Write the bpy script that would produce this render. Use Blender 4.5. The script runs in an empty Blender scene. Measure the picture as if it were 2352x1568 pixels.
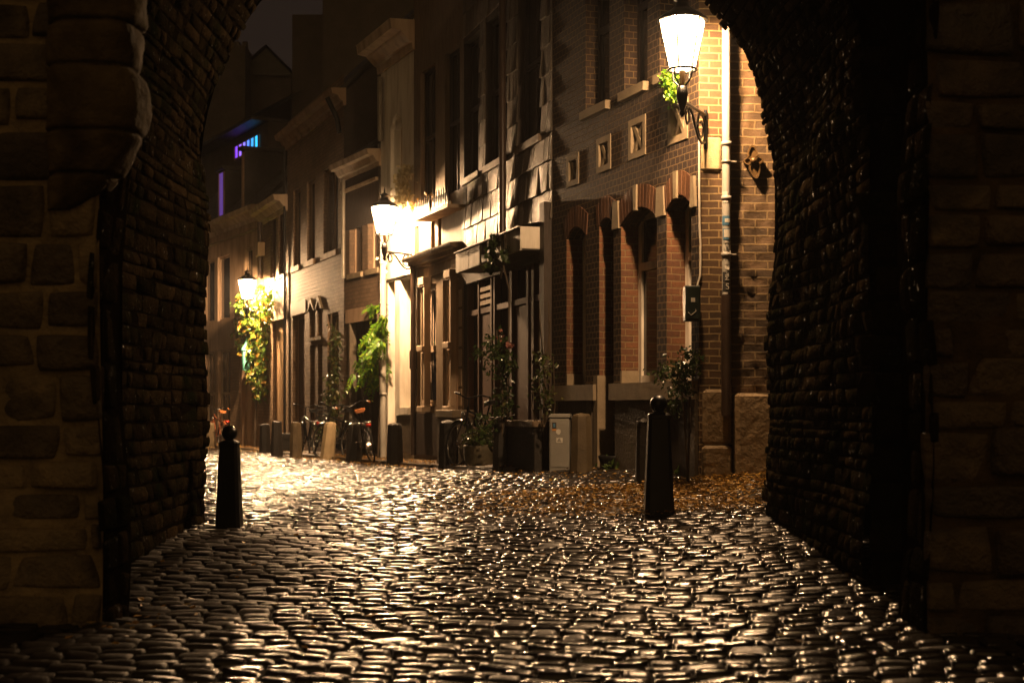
import bpy, math, random
import numpy as np
from mathutils import Vector, Matrix

random.seed(7)
rng = np.random.default_rng(7)
scene = bpy.context.scene
COL = scene.collection
FOC = 3267.0          # focal length in pixels of a 2352 px wide frame
CZ = 1.1              # camera height above datum
HX, HY = 1176.0, 935.0
R = math.radians

# ------------------------------------------------------------------ ground
_gp = [(-0.306,5.68,-10.897),(-1.877,5.7,17.213),(1.961,5.7,-9.699),(-2.263,7.9,6.73),(2.27,9.0,14.802),(-2.411,11.4,-20.976),
(2.073,11.4,40.181),(1.238,12.0,6.663),(-2.165,10.9,-10.782),(2.218,14.1,-43.264),(1.873,14.1,-37.918),(1.309,14.3,20.875),
(0.788,16.2,3.234),(-0.121,18.8,13.023),(-0.938,21.0,-6.428),(-1.935,23.5,-3.616),(-2.808,25.2,-4.288),(-3.478,26.8,-0.691),
(-4.357,28.7,19.619),(-4.843,29.3,-1.764),(-5.364,30.8,-15.884),(-7.742,36.5,-1.597),(-6.599,35.0,11.36),(-0.279,19.8,5.847),
(-2.961,14.0,11.863),(-3.807,18.0,2.84),(-4.653,22.0,-4.019),(-5.499,26.0,2.914),(-6.345,30.0,-3.395)]
_gx = np.array([g[0] for g in _gp]); _gy = np.array([g[1] for g in _gp]); _ga = np.array([g[2] for g in _gp])

def ground(x, y):
    x = np.asarray(x, float); y = np.asarray(y, float)
    out = np.full(np.broadcast(x, y).shape, 0.93)
    x, y = np.broadcast_arrays(x, y)
    for a, b, c in zip(_gx, _gy, _ga):
        out += .04 * c * np.exp(-.5 * ((x - a) / 3.0) ** 2 - .5 * ((y - b) / 7.0) ** 2)
    return CZ - out

def gz(x, y):
    return float(ground(x, y))

def on_ground(px, py):
    """point of the ground seen at a pixel of the photograph"""
    lo, hi = 3.0, 60.0
    Y = 3.0
    prev = None
    while Y < 60:
        z = CZ - (py - HY) / FOC * Y
        d = z - gz((px - HX) / FOC * Y, Y)
        if d < 0:
            break
        Y += .05
    return Vector(((px - HX) / FOC * Y, Y, gz((px - HX) / FOC * Y, Y)))

def at(px, py, Y):
    return Vector(((px - HX) / FOC * Y, Y, CZ - (py - HY) / FOC * Y))

# ------------------------------------------------------------------ frames
class Frame:
    """vertical plane: u along it (away from the viewer), w outward to the street, z up"""
    def __init__(s, p0, p1, flip=False):
        s.p0 = Vector((p0[0], p0[1])); d = Vector((p1[0] - p0[0], p1[1] - p0[1]))
        s.len = d.length; s.d = d.normalized()
        s.n = Vector((-s.d.y, s.d.x))
    def pt(s, u, w, z):
        q = s.p0 + s.d * u + s.n * w
        return Vector((q.x, q.y, z))
    def u(s, px, w=0.0):
        k = (px - HX) / FOC
        q = s.p0 + s.n * w
        return (k * q.y - q.x) / (s.d.x - k * s.d.y)
    def z(s, px, py, w=0.0):
        uu = s.u(px, w)
        Y = (s.p0 + s.n * w + s.d * uu).y
        return CZ - (py - HY) / FOC * Y
    def rect(s, pl, pr, pt, pb, w=0.0, rise=0.0):
        """opening from left/right px and top/bottom py taken at its middle"""
        ua, ub = sorted((s.u(pl, w), s.u(pr, w)))
        pm = .5 * (pl + pr)
        return [ua, ub, s.z(pm, pb, w), s.z(pm, pt, w), rise]

class World_:
    d = Vector((1, 0)); n = Vector((0, 1))
    def pt(s, u, w, z): return Vector((u, w, z))
WF = World_()

class MFrame:
    """a local frame given by a matrix"""
    def __init__(s, M): s.M = M
    def pt(s, u, w, z): return s.M @ Vector((u, w, z))
    d = Vector((1, 0)); n = Vector((0, 1))

# ------------------------------------------------------------------ object making
ORG = {}

def link(o, parent=None):
    COL.objects.link(o)
    if parent is not None:
        o.parent = parent
    return o

def tag(o, label=None, cat=None, group=None, kind=None):
    if label: o['label'] = label
    if cat: o['category'] = cat
    if group: o['group'] = group
    if kind: o['kind'] = kind
    return o

def empty(name, loc, label, cat, group=None):
    o = bpy.data.objects.new(name, None)
    o.empty_display_size = .2
    o.location = loc
    link(o); tag(o, label, cat, group)
    ORG[o.name] = Vector(loc)
    return o

def finish(name, me, mats, parent=None, origin=None):
    for m in (mats if isinstance(mats, (list, tuple)) else [mats]):
        me.materials.append(m)
    o = bpy.data.objects.new(name, me)
    if parent is not None:
        org = ORG[parent.name]
        me.transform(Matrix.Translation(-org))
        link(o, parent); ORG[o.name] = org.copy()
    else:
        if origin is None:
            n = len(me.vertices); co = np.empty(n * 3); me.vertices.foreach_get('co', co); co = co.reshape(-1, 3)
            origin = Vector((.5 * (co[:, 0].min() + co[:, 0].max()), .5 * (co[:, 1].min() + co[:, 1].max()), co[:, 2].min()))
        origin = Vector(origin)
        me.transform(Matrix.Translation(-origin)); o.location = origin
        link(o); ORG[o.name] = origin
    return o

class MB:
    def __init__(s, fr=WF):
        s.v = []; s.f = []; s.mi = []; s.fr = fr; s.cur = 0; s.sm = []; s.smooth = False
    def add(s, pts, faces):
        b = len(s.v); s.v += [Vector(p) for p in pts]
        for f in faces:
            s.f.append([b + i for i in f]); s.mi.append(s.cur); s.sm.append(s.smooth)
    def face(s, *pts):
        s.add(pts, [list(range(len(pts)))])
    def P(s, u, w, z): return s.fr.pt(u, w, z)
    def box(s, u0, u1, w0, w1, z0, z1):
        p = [s.P(u, w, z) for z in (z0, z1) for w in (w0, w1) for u in (u0, u1)]
        s.add(p, [(0, 2, 3, 1), (4, 5, 7, 6), (0, 1, 5, 4), (2, 6, 7, 3), (0, 4, 6, 2), (1, 3, 7, 5)])
    def cbox(s, u0, u1, w0, w1, z0, z1, c=.01, jit=0.0):
        """box with chamfered vertical edges and top edge"""
        def ring(z, k):
            a = [(u0 + k, w0 + c), (u0 + c, w0 + k), (u1 - c, w0 + k), (u1 - k, w0 + c), (u1 - k, w1 - c), (u1 - c, w1 - k), (u0 + c, w1 - k), (u0 + k, w1 - c)]
            return [s.P(x + random.uniform(-jit, jit), y + random.uniform(-jit, jit), z) for x, y in a]
        rings = [ring(z0 + c, 0), ring(z1 - c, 0), ring(z1, c)]
        r0 = ring(z0, c)
        rings = [r0] + rings
        s.loft(rings, closed=True, caps=True)
    def loft(s, rings, closed=True, caps=False):
        n = len(rings[0]); b = len(s.v)
        for r in rings: s.v += [Vector(p) for p in r]
        for i in range(len(rings) - 1):
            for j in range(n if closed else n - 1):
                k = (j + 1) % n
                s.f.append([b + i * n + j, b + i * n + k, b + (i + 1) * n + k, b + (i + 1) * n + j]); s.mi.append(s.cur); s.sm.append(s.smooth)
        if caps:
            for r in (rings[0][::-1], rings[-1]):   # caps keep their own vertices so that shading stays true
                k = len(s.v); s.v += [Vector(p) for p in r]
                s.f.append([k + j for j in range(n)]); s.mi.append(s.cur); s.sm.append(False)
    def tube(s, pts, r, seg=8, closed=False, caps=True):
        pts = [Vector(p) for p in pts]; n = len(pts)
        rr = r if isinstance(r, (list, tuple)) else [r] * n
        rings = []; prev = None
        for i, p in enumerate(pts):
            if closed: t = pts[(i + 1) % n] - pts[i - 1]
            else: t = pts[min(i + 1, n - 1)] - pts[max(i - 1, 0)]
            t.normalize()
            if prev is None:
                a = Vector((0, 0, 1)) if abs(t.z) < .9 else Vector((1, 0, 0))
                x = t.cross(a).normalized()
            else:
                x = (prev - t * prev.dot(t)).normalized()
            y = t.cross(x); prev = x
            rings.append([p + (x * math.cos(2 * math.pi * k / seg) + y * math.sin(2 * math.pi * k / seg)) * rr[i] for k in range(seg)])
        if closed: rings.append(rings[0])
        sm = s.smooth; s.smooth = True
        s.loft(rings, True, caps and not closed)
        s.smooth = sm
    def lathe(s, prof, c, seg=16, smooth=True, axis=None, phase=0.0, squash=1.0):
        """prof: list of (r, z) around a vertical axis at c"""
        c = Vector(c); sm = s.smooth; s.smooth = smooth
        rings = [[c + Vector((r * math.cos(2 * math.pi * (k + phase) / seg), r * squash * math.sin(2 * math.pi * (k + phase) / seg), z)) for k in range(seg)] for r, z in prof]
        s.loft(rings, True, True); s.smooth = sm
    def build(s, name, mat, parent=None, origin=None):
        me = bpy.data.meshes.new(name)
        me.from_pydata([tuple(v) for v in s.v], [], s.f)
        me.polygons.foreach_set('material_index', s.mi)
        me.polygons.foreach_set('use_smooth', s.sm)
        uv = me.uv_layers.new(name='UVMap')
        fd = Vector((s.fr.d.x, s.fr.d.y, 0)); fn = Vector((s.fr.n.x, s.fr.n.y, 0))
        data = np.empty(len(me.loops) * 2)
        for p in me.polygons:
            n = p.normal; a, b, c = abs(n.dot(fd)), abs(n.dot(fn)), abs(n.z)
            for li in p.loop_indices:
                q = s.v[me.loops[li].vertex_index]
                if b >= a and b >= c: t = (q.dot(fd), q.z)
                elif a >= c: t = (q.dot(fn), q.z)
                else: t = (q.dot(fd), q.dot(fn))
                data[2 * li] = t[0]; data[2 * li + 1] = t[1]
        uv.data.foreach_set('uv', data)
        me.update()
        return finish(name, me, mat, parent, origin)

def np_mesh(name, V, Fq, mats, parent=None, origin=None, smooth=True, mi=None):
    """mesh from numpy quads"""
    me = bpy.data.meshes.new(name)
    V = np.ascontiguousarray(V, np.float32); Fq = np.ascontiguousarray(Fq, np.int32)
    me.vertices.add(len(V)); me.vertices.foreach_set('co', V.ravel())
    nf, k = Fq.shape
    me.loops.add(nf * k); me.loops.foreach_set('vertex_index', Fq.ravel())
    me.polygons.add(nf); me.polygons.foreach_set('loop_start', np.arange(nf, dtype=np.int32) * k)
    me.polygons.foreach_set('use_smooth', np.full(nf, smooth))
    if mi is not None: me.polygons.foreach_set('material_index', np.asarray(mi, np.int32))
    me.update(calc_edges=True)
    return finish(name, me, mats, parent, origin)

# ------------------------------------------------------------------ materials
def newmat(name):
    m = bpy.data.materials.new(name); m.use_nodes = True
    nt = m.node_tree; b = nt.nodes['Principled BSDF']
    return m, nt, b

def ramp(nt, fac, stops):
    r = nt.nodes.new('ShaderNodeValToRGB')
    el = r.color_ramp.elements
    while len(el) < len(stops): el.new(.5)
    for e, (p, c) in zip(el, stops):
        e.position = p; e.color = (*c, 1) if len(c) == 3 else c
    nt.links.new(fac, r.inputs[0]); return r.outputs[0]

def noise(nt, scale, detail=4, vec=None, rough=.55):
    n = nt.nodes.new('ShaderNodeTexNoise'); n.inputs['Scale'].default_value = scale
    n.inputs['Detail'].default_value = detail; n.inputs['Roughness'].default_value = rough
    if vec is not None: nt.links.new(vec, n.inputs['Vector'])
    return n

def objco(nt, scale=(1, 1, 1)):
    tc = nt.nodes.new('ShaderNodeTexCoord'); mp = nt.nodes.new('ShaderNodeMapping')
    mp.inputs['Scale'].default_value = scale
    nt.links.new(tc.outputs['Object'], mp.inputs[0]); return mp.outputs[0]

def mixc(nt, a, b, fac, mode='MIX'):
    m = nt.nodes.new('ShaderNodeMix'); m.data_type = 'RGBA'; m.blend_type = mode
    for s, v in ((6, a), (7, b)):
        if hasattr(v, 'is_output') or isinstance(v, bpy.types.NodeSocket): nt.links.new(v, m.inputs[s])
        else: m.inputs[s].default_value = (*v, 1)
    if isinstance(fac, bpy.types.NodeSocket): nt.links.new(fac, m.inputs[0])
    else: m.inputs[0].default_value = fac
    return m.outputs[2]

def bump(nt, b, h, dist=.01, strength=1.0):
    n = nt.nodes.new('ShaderNodeBump'); n.inputs['Distance'].default_value = dist; n.inputs['Strength'].default_value = strength
    nt.links.new(h, n.inputs['Height']); nt.links.new(n.outputs[0], b.inputs['Normal']); return n

def brick_mat(name, c1, c2, mortar, bw=.2, rh=.0735, ms=.012, rough=.75, bd=.012, stain=.6):
    m, nt, b = newmat(name)
    uv = nt.nodes.new('ShaderNodeUVMap')
    nz = noise(nt, 3.0, 3, uv.outputs[0])
    sub = nt.nodes.new('ShaderNodeVectorMath'); sub.operation = 'MULTIPLY_ADD'
    nt.links.new(nz.outputs['Color'], sub.inputs[0]); sub.inputs[1].default_value = (.022, .022, 0); nt.links.new(uv.outputs[0], sub.inputs[2])
    br = nt.nodes.new('ShaderNodeTexBrick'); br.inputs['Scale'].default_value = 1
    br.inputs['Brick Width'].default_value = bw; br.inputs['Row Height'].default_value = rh; br.inputs['Mortar Size'].default_value = ms * .5
    br.inputs['Mortar Smooth'].default_value = .35; br.inputs['Bias'].default_value = 0
    br.inputs['Color1'].default_value = (*c1, 1); br.inputs['Color2'].default_value = (*c2, 1); br.inputs['Mortar'].default_value = (*mortar, 1)
    nt.links.new(sub.outputs[0], br.inputs['Vector'])
    n2 = noise(nt, 1.3, 6, uv.outputs[0]); n3 = noise(nt, 26, 5, uv.outputs[0], .7)
    c = mixc(nt, br.outputs['Color'], ramp(nt, n2.outputs[0], [(.3, (.45, .42, .36)), (.7, (1.1, 1.05, 1))]), stain, 'MULTIPLY')
    c = mixc(nt, c, ramp(nt, n3.outputs[0], [(.3, (.55, .55, .55)), (.75, (1.2, 1.15, 1.1))]), .7, 'MULTIPLY')
    nt.links.new(c, b.inputs['Base Color'])
    ma = nt.nodes.new('ShaderNodeMath'); ma.operation = 'MULTIPLY_ADD'; ma.inputs[1].default_value = .55
    nt.links.new(n3.outputs[0], ma.inputs[0])
    inv = nt.nodes.new('ShaderNodeMath'); inv.operation = 'SUBTRACT'; inv.inputs[0].default_value = 1
    nt.links.new(br.outputs['Fac'], inv.inputs[1]); nt.links.new(inv.outputs[0], ma.inputs[2])
    bump(nt, b, ma.outputs[0], bd)
    b.inputs['Roughness'].default_value = rough
    return m

def rough_mat(name, stops, scale=4, rough=(.5, .9), bd=.01, bscale=30, stretch=(1, 1, 1), spec=.5, metallic=0, detail=6):
    m, nt, b = newmat(name)
    co = objco(nt, stretch)
    n1 = noise(nt, scale, detail, co); n2 = noise(nt, bscale, 5, co, .6)
    nt.links.new(ramp(nt, n1.outputs[0], stops), b.inputs['Base Color'])
    rr = ramp(nt, n2.outputs[0], [(.3, (rough[0],) * 3), (.7, (rough[1],) * 3)])
    nt.links.new(rr, b.inputs['Roughness'])
    b.inputs['Specular IOR Level'].default_value = spec; b.inputs['Metallic'].default_value = metallic
    if bd: bump(nt, b, n2.outputs[0], bd)
    return m

def island_mat(name, stops, rough=(.3, .6), bd=.006, bscale=40, dirt=None, spec=.5, bscale2=None):
    """colour that varies from stone to stone"""
    m, nt, b = newmat(name)
    g = nt.nodes.new('ShaderNodeNewGeometry')
    c = ramp(nt, g.outputs['Random Per Island'], stops)
    co = objco(nt)
    n2 = noise(nt, bscale, 5, co, .65); n3 = noise(nt, 3, 5, co)
    c = mixc(nt, c, ramp(nt, n2.outputs[0], [(.3, (.5, .5, .5)), (.7, (1.25, 1.2, 1.15))]), .7, 'MULTIPLY')
    if dirt: c = mixc(nt, c, dirt, ramp(nt, n3.outputs[0], [(.45, (0, 0, 0)), (.7, (1, 1, 1))]))
    nt.links.new(c, b.inputs['Base Color'])
    nt.links.new(ramp(nt, n3.outputs[0], [(.3, (rough[0],) * 3), (.7, (rough[1],) * 3)]), b.inputs['Roughness'])
    b.inputs['Specular IOR Level'].default_value = spec
    if bd: bump(nt, b, n2.outputs[0], bd)
    return m

def plain(name, col, rough=.5, metallic=0, spec=.5):
    m, nt, b = newmat(name)
    co = objco(nt); n = noise(nt, 9, 5, co)
    lo = tuple(x * .7 for x in col); hi = tuple(min(1, x * 1.15) for x in col)
    nt.links.new(ramp(nt, n.outputs[0], [(.3, lo), (.7, hi)]), b.inputs['Base Color'])
    nt.links.new(ramp(nt, n.outputs[0], [(.3, (rough * .8,) * 3), (.7, (min(1, rough * 1.25),) * 3)]), b.inputs['Roughness'])
    b.inputs['Metallic'].default_value = metallic; b.inputs['Specular IOR Level'].default_value = spec
    return m

def emis(name, col, s):
    m, nt, b = newmat(name)
    b.inputs['Base Color'].default_value = (.8, .8, .8, 1)
    b.inputs['Emission Color'].default_value = (*col, 1); b.inputs['Emission Strength'].default_value = s
    return m

def leaf_mat(name, stops, trans=.35, rough=.35):
    m, nt, b = newmat(name)
    g = nt.nodes.new('ShaderNodeNewGeometry')
    c = ramp(nt, g.outputs['Random Per Island'], stops)
    nt.links.new(c, b.inputs['Base Color']); b.inputs['Roughness'].default_value = rough
    tr = nt.nodes.new('ShaderNodeBsdfTranslucent'); nt.links.new(c, tr.inputs[0])
    mx = nt.nodes.new('ShaderNodeMixShader'); mx.inputs[0].default_value = trans
    nt.links.new(b.outputs[0], mx.inputs[1]); nt.links.new(tr.outputs[0], mx.inputs[2])
    nt.links.new(mx.outputs[0], nt.nodes['Material Output'].inputs[0])
    return m

M = {}
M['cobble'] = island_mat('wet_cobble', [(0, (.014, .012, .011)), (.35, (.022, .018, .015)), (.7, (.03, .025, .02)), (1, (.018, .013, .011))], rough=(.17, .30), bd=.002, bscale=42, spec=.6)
nt = M['cobble'].node_tree   # some setts are worn dull, others polished by the rain
_g = nt.nodes.new('ShaderNodeNewGeometry'); _n = noise(nt, 1.1, 3, objco(nt))
_r = ramp(nt, _g.outputs['Random Per Island'], [(0, (.13,) * 3), (.35, (.24,) * 3), (.6, (.15,) * 3), (.86, (.27,) * 3), (1, (.42,) * 3)])
_m = nt.nodes.new('ShaderNodeMath'); _m.operation = 'MULTIPLY'; nt.links.new(_r, _m.inputs[0]); nt.links.new(ramp(nt, _n.outputs[0], [(.35, (.85,) * 3), (.65, (1.25,) * 3)]), _m.inputs[1])
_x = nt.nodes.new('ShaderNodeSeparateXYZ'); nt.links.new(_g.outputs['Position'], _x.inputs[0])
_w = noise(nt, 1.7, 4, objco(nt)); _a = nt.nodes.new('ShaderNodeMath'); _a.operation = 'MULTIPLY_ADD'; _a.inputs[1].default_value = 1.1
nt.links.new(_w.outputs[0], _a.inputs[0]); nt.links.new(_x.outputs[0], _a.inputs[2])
_d = nt.nodes.new('ShaderNodeMapRange'); _d.inputs[1].default_value = -.45; _d.inputs[2].default_value = -1.25; nt.links.new(_a.outputs[0], _d.inputs[0])  # left passage setts dulled: the darkness there is put into the gloss
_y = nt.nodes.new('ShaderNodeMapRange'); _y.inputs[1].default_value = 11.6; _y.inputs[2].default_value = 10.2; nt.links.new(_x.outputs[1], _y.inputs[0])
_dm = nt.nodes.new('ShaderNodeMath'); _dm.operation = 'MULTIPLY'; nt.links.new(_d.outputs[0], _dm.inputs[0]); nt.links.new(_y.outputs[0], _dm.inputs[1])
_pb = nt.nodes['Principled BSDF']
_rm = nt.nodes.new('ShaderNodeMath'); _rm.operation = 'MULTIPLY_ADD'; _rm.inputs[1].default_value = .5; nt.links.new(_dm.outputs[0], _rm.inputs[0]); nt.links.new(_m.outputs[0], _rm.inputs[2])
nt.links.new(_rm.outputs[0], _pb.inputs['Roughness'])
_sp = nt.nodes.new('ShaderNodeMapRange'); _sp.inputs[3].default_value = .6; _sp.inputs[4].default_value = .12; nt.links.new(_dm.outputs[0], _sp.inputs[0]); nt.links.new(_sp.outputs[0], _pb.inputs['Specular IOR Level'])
M['joint'] = rough_mat('wet_joint_sand', [(.3, (.004, .0032, .002)), (.7, (.010, .008, .0045))], 12, (.9, 1), .006, 60, spec=.1)
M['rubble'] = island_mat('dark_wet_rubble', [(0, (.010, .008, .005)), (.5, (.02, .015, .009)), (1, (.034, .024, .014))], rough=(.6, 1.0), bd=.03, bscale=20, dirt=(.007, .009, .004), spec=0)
nt = M['rubble'].node_tree; b_ = nt.nodes['Principled BSDF']
ng = noise(nt, 24, 4, objco(nt), .7)
nt.links.new(ramp(nt, ng.outputs[0], [(.64, (0, 0, 0)), (.72, (.4, .4, .4))]), b_.inputs['Specular IOR Level'])
nt.links.new(ramp(nt, ng.outputs[0], [(.62, (.8, .8, .8)), (.72, (.36, .36, .36))]), b_.inputs['Roughness'])
M['rubble_back'] = rough_mat('rubble_mortar', [(.3, (.004, .003, .002)), (.7, (.009, .007, .0045))], 9, (.6, .9), .012, 40, spec=0)
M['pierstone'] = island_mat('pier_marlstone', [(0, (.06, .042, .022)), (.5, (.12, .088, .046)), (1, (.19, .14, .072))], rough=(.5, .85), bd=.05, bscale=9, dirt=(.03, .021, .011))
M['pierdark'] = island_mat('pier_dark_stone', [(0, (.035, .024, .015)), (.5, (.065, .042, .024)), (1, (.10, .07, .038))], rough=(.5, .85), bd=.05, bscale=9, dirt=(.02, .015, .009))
M['corbel'] = rough_mat('corbel_stone', [(.3, (.035, .025, .013)), (.5, (.075, .055, .029)), (.7, (.115, .085, .045))], 5, (.7, .95), .03, 12, spec=.1)
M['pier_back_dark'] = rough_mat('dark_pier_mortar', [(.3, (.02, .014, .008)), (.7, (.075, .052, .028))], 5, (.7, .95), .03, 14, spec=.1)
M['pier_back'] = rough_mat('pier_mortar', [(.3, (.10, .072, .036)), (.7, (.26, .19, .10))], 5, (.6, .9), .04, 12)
M['brick8'] = brick_mat('red_brick', (.155, .062, .021), (.095, .038, .015), (.20, .138, .062), .205, .0737, .013)
M['brick8d'] = brick_mat('dark_brick_facade', (.036, .017, .0085), (.022, .011, .006), (.155, .105, .044), .105, .0737, .013)
M['brickfront'] = island_mat('old_brick', [(0, (.13, .065, .028)), (.4, (.21, .11, .045)), (.75, (.28, .165, .07)), (1, (.16, .10, .045))], rough=(.5, .85), bd=.008, bscale=45, dirt=(.16, .10, .045))
M['brickarch'] = island_mat('arch_brick', [(0, (.05, .022, .010)), (.5, (.085, .036, .016)), (1, (.12, .055, .024))], rough=(.5, .8), bd=.004, bscale=40)
M['gable'] = brick_mat('gable_brick', (.12, .066, .026), (.068, .038, .016), (.31, .22, .095), .205, .0737, .017, bd=.006, stain=.5)
M['gableold'] = brick_mat('old_gable_brick', (.125, .074, .030), (.066, .040, .017), (.235, .165, .075), .25, .083, .02, bd=.016, stain=.8)
M['mortar'] = rough_mat('lime_mortar', [(.3, (.30, .22, .11)), (.7, (.46, .35, .19))], 14, (.7, .95), .008, 70)
M['brickgrey'] = brick_mat('painted_brick', (.30, .21, .13), (.23, .155, .09), (.15, .10, .06), .21, .078, .014, bd=.014)
M['brickdark'] = brick_mat('weathered_brick', (.18, .12, .075), (.13, .085, .05), (.10, .07, .045), .21, .078, .014, bd=.012)
M['white'] = rough_mat('white_paint', [(.32, (.50, .44, .35)), (.55, (.74, .68, .58)), (.7, (.80, .74, .64))], 2.2, (.45, .7), .002, 20, (2.5, 2.5, .45))
M['cream'] = rough_mat('cream_render', [(.32, (.30, .22, .145)), (.55, (.48, .37, .26)), (.7, (.54, .43, .31))], 1.8, (.6, .85), .004, 25, (2.5, 2.5, .45))
M['tan'] = rough_mat('tan_render', [(.32, (.20, .13, .08)), (.52, (.35, .24, .155)), (.7, (.42, .29, .19))], 1.8, (.6, .85), .004, 25, (2.2, 2.2, .5))
M['wood'] = rough_mat('weathered_wood', [(.3, (.10, .07, .042)), (.7, (.20, .142, .088))], 3, (.5, .8), .006, 10, (9, 9, .8))
M['woodd'] = rough_mat('dark_wood', [(.3, (.018, .011, .007)), (.7, (.034, .021, .013))], 3, (.55, .8), .003, 10, (9, 9, .8))
M['doorbrown'] = rough_mat('brown_door', [(.3, (.075, .034, .017)), (.7, (.11, .05, .025))], 3, (.6, .8), .002, 10, (9, 9, .8))
M['doorbeige'] = rough_mat('beige_door', [(.3, (.26, .17, .09)), (.7, (.33, .22, .125))], 3, (.4, .6), .002, 10, (9, 9, .8))
M['slate'] = island_mat('slate_tile', [(0, (.06, .05, .036)), (.3, (.13, .105, .075)), (.6, (.09, .075, .055)), (1, (.21, .17, .125))], rough=(.4, .65), bd=0)
nt = M['slate'].node_tree; _s = noise(nt, 14, 5, objco(nt, (3, 3, .35)), .7); bump(nt, nt.nodes['Principled BSDF'], _s.outputs[0], .02)
M['slateb'] = rough_mat('slate_backing', [(.3, (.02, .016, .012)), (.7, (.035, .028, .02))], 6, (.6, .9), 0)
M['roof'] = rough_mat('dark_roof', [(.3, (.02, .018, .016)), (.7, (.04, .034, .03))], 5, (.4, .7), .006, 12)
M['bgwall'] = rough_mat('dark_back_wall', [(.3, (.05, .04, .032)), (.7, (.08, .062, .05))], 2, (.7, .9), .004, 12)
M['glass'] = plain('dark_window_glass', (.012, .011, .010), .06, 0, .5)
M['curtain'] = rough_mat('pale_curtain', [(.3, (.38, .28, .21)), (.7, (.5, .38, .29))], 3, (.7, .9), .004, 6, (6, 6, .4))
M['iron'] = plain('black_iron', (.012, .012, .012), .38, .3)
M['bollard'] = plain('black_bollard_paint', (.003, .003, .003), .38, 0, .4)
M['post'] = rough_mat('stone_post', [(.3, (.055, .038, .018)), (.7, (.10, .072, .036))], 5, (.5, .75), .006, 40)
M['postp'] = rough_mat('pale_stone_post', [(.3, (.22, .165, .09)), (.7, (.33, .255, .15))], 5, (.5, .75), .006, 40)
M['postd'] = rough_mat('dark_stone_post', [(.3, (.010, .008, .006)), (.7, (.020, .015, .011))], 5, (.5, .75), .006, 40)
M['stonetrim'] = rough_mat('pale_stone_trim', [(.3, (.17, .13, .08)), (.7, (.26, .205, .13))], 5, (.6, .85), .004, 40)
M['plinth'] = rough_mat('dark_plinth', [(.3, (.06, .045, .03)), (.7, (.11, .085, .055))], 4, (.5, .8), .006, 30)
M['plinthstone'] = rough_mat('sandy_plinth_stone', [(.3, (.17, .115, .055)), (.7, (.27, .19, .10))], 3, (.5, .8), .025, 11)
M['pvc'] = rough_mat('grey_pvc', [(.3, (.30, .285, .25)), (.7, (.38, .365, .325))], 3, (.3, .45), .001, 30)
M['zinc'] = rough_mat('zinc', [(.3, (.16, .14, .11)), (.7, (.26, .235, .19))], 4, (.35, .55), .002, 20, metallic=.3)
M['pipebrown'] = plain('brown_pipe', (.05, .03, .02), .35)
M['cabinet'] = rough_mat('grey_cabinet', [(.3, (.20, .19, .165)), (.7, (.25, .24, .21))], 3, (.4, .55), .002, 30)
M['boxgreen'] = plain('dark_green_box', (.012, .02, .014), .4)
M['chrome'] = plain('chrome', (.6, .58, .55), .18, 1)
M['tyre'] = plain('rubber', (.012, .012, .012), .6)
M['bikeblack'] = plain('black_gloss_paint', (.010, .010, .010), .2)
M['bikebrown'] = plain('copper_gloss_paint', (.20, .06, .025), .3)
M['saddlebrown'] = plain('brown_leather', (.36, .13, .04), .4)
M['saddleblack'] = plain('black_leather', (.012, .012, .012), .35)
M['red'] = plain('red_reflector', (.5, .03, .015), .25)
M['stkblue'] = plain('blue_sticker', (.06, .16, .26), .5)
M['stkwhite'] = plain('white_sticker', (.55, .52, .45), .5)
M['stkdark'] = plain('dark_sticker', (.03, .03, .03), .5)
M['stkorange'] = plain('orange_sticker', (.5, .22, .06), .5)
M['turq'] = plain('turquoise_enamel', (.12, .42, .36), .35)
M['stoneplanter'] = rough_mat('mossy_stone', [(.3, (.07, .06, .035)), (.7, (.15, .125, .075))], 6, (.5, .8), .01, 30)
M['gold'] = plain('aged_bronze', (.12, .07, .026), .4, .4)
M['ivyA'] = leaf_mat('autumn_ivy', [(0, (.04, .10, .012)), (.45, (.09, .17, .018)), (.75, (.22, .21, .028)), (1, (.30, .14, .02))])
M['ivyD'] = leaf_mat('dark_ivy', [(0, (.02, .035, .01)), (.6, (.045, .06, .014)), (1, (.08, .07, .02))], .25)
M['wist'] = leaf_mat('wisteria_leaf', [(0, (.05, .15, .010)), (.6, (.13, .30, .02)), (1, (.26, .36, .02))], .5)
M['rose'] = leaf_mat('rose_leaf', [(0, (.02, .035, .012)), (.7, (.04, .065, .02)), (1, (.06, .06, .02))], .2, .25)
M['petal'] = leaf_mat('pink_petal', [(0, (.20, .07, .055)), (1, (.28, .11, .08))], .3, .6)
M['whitefl'] = leaf_mat('cream_blossom', [(0, (.42, .36, .20)), (1, (.60, .52, .32))], .3, .6)
M['litter'] = leaf_mat('fallen_leaf', [(0, (.14, .065, .014)), (.4, (.34, .18, .026)), (.8, (.48, .27, .04)), (1, (.22, .15, .03))], .1, .4)
M['weed'] = leaf_mat('weed_leaf', [(0, (.04, .07, .015)), (1, (.09, .14, .03))], .25, .4)
M['stem'] = plain('brown_stem', (.06, .04, .022), .7)
LAMPC = (1.0, .60, .30)
def lantern_glass():
    m, nt, b = newmat('lit_lantern_glass')
    nt.nodes.remove(b)
    e = nt.nodes.new('ShaderNodeEmission'); e.inputs[0].default_value = (1.0, .66, .34, 1); e.inputs[1].default_value = 50
    t = nt.nodes.new('ShaderNodeBsdfTransparent'); mx = nt.nodes.new('ShaderNodeMixShader'); mx.inputs[0].default_value = .25
    nt.links.new(t.outputs[0], mx.inputs[1]); nt.links.new(e.outputs[0], mx.inputs[2]); nt.links.new(mx.outputs[0], nt.nodes['Material Output'].inputs[0])
    return m
M['lampglass'] = lantern_glass()
M['lampdisc'] = emis('lantern_bulb', LAMPC, 12500)
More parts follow.
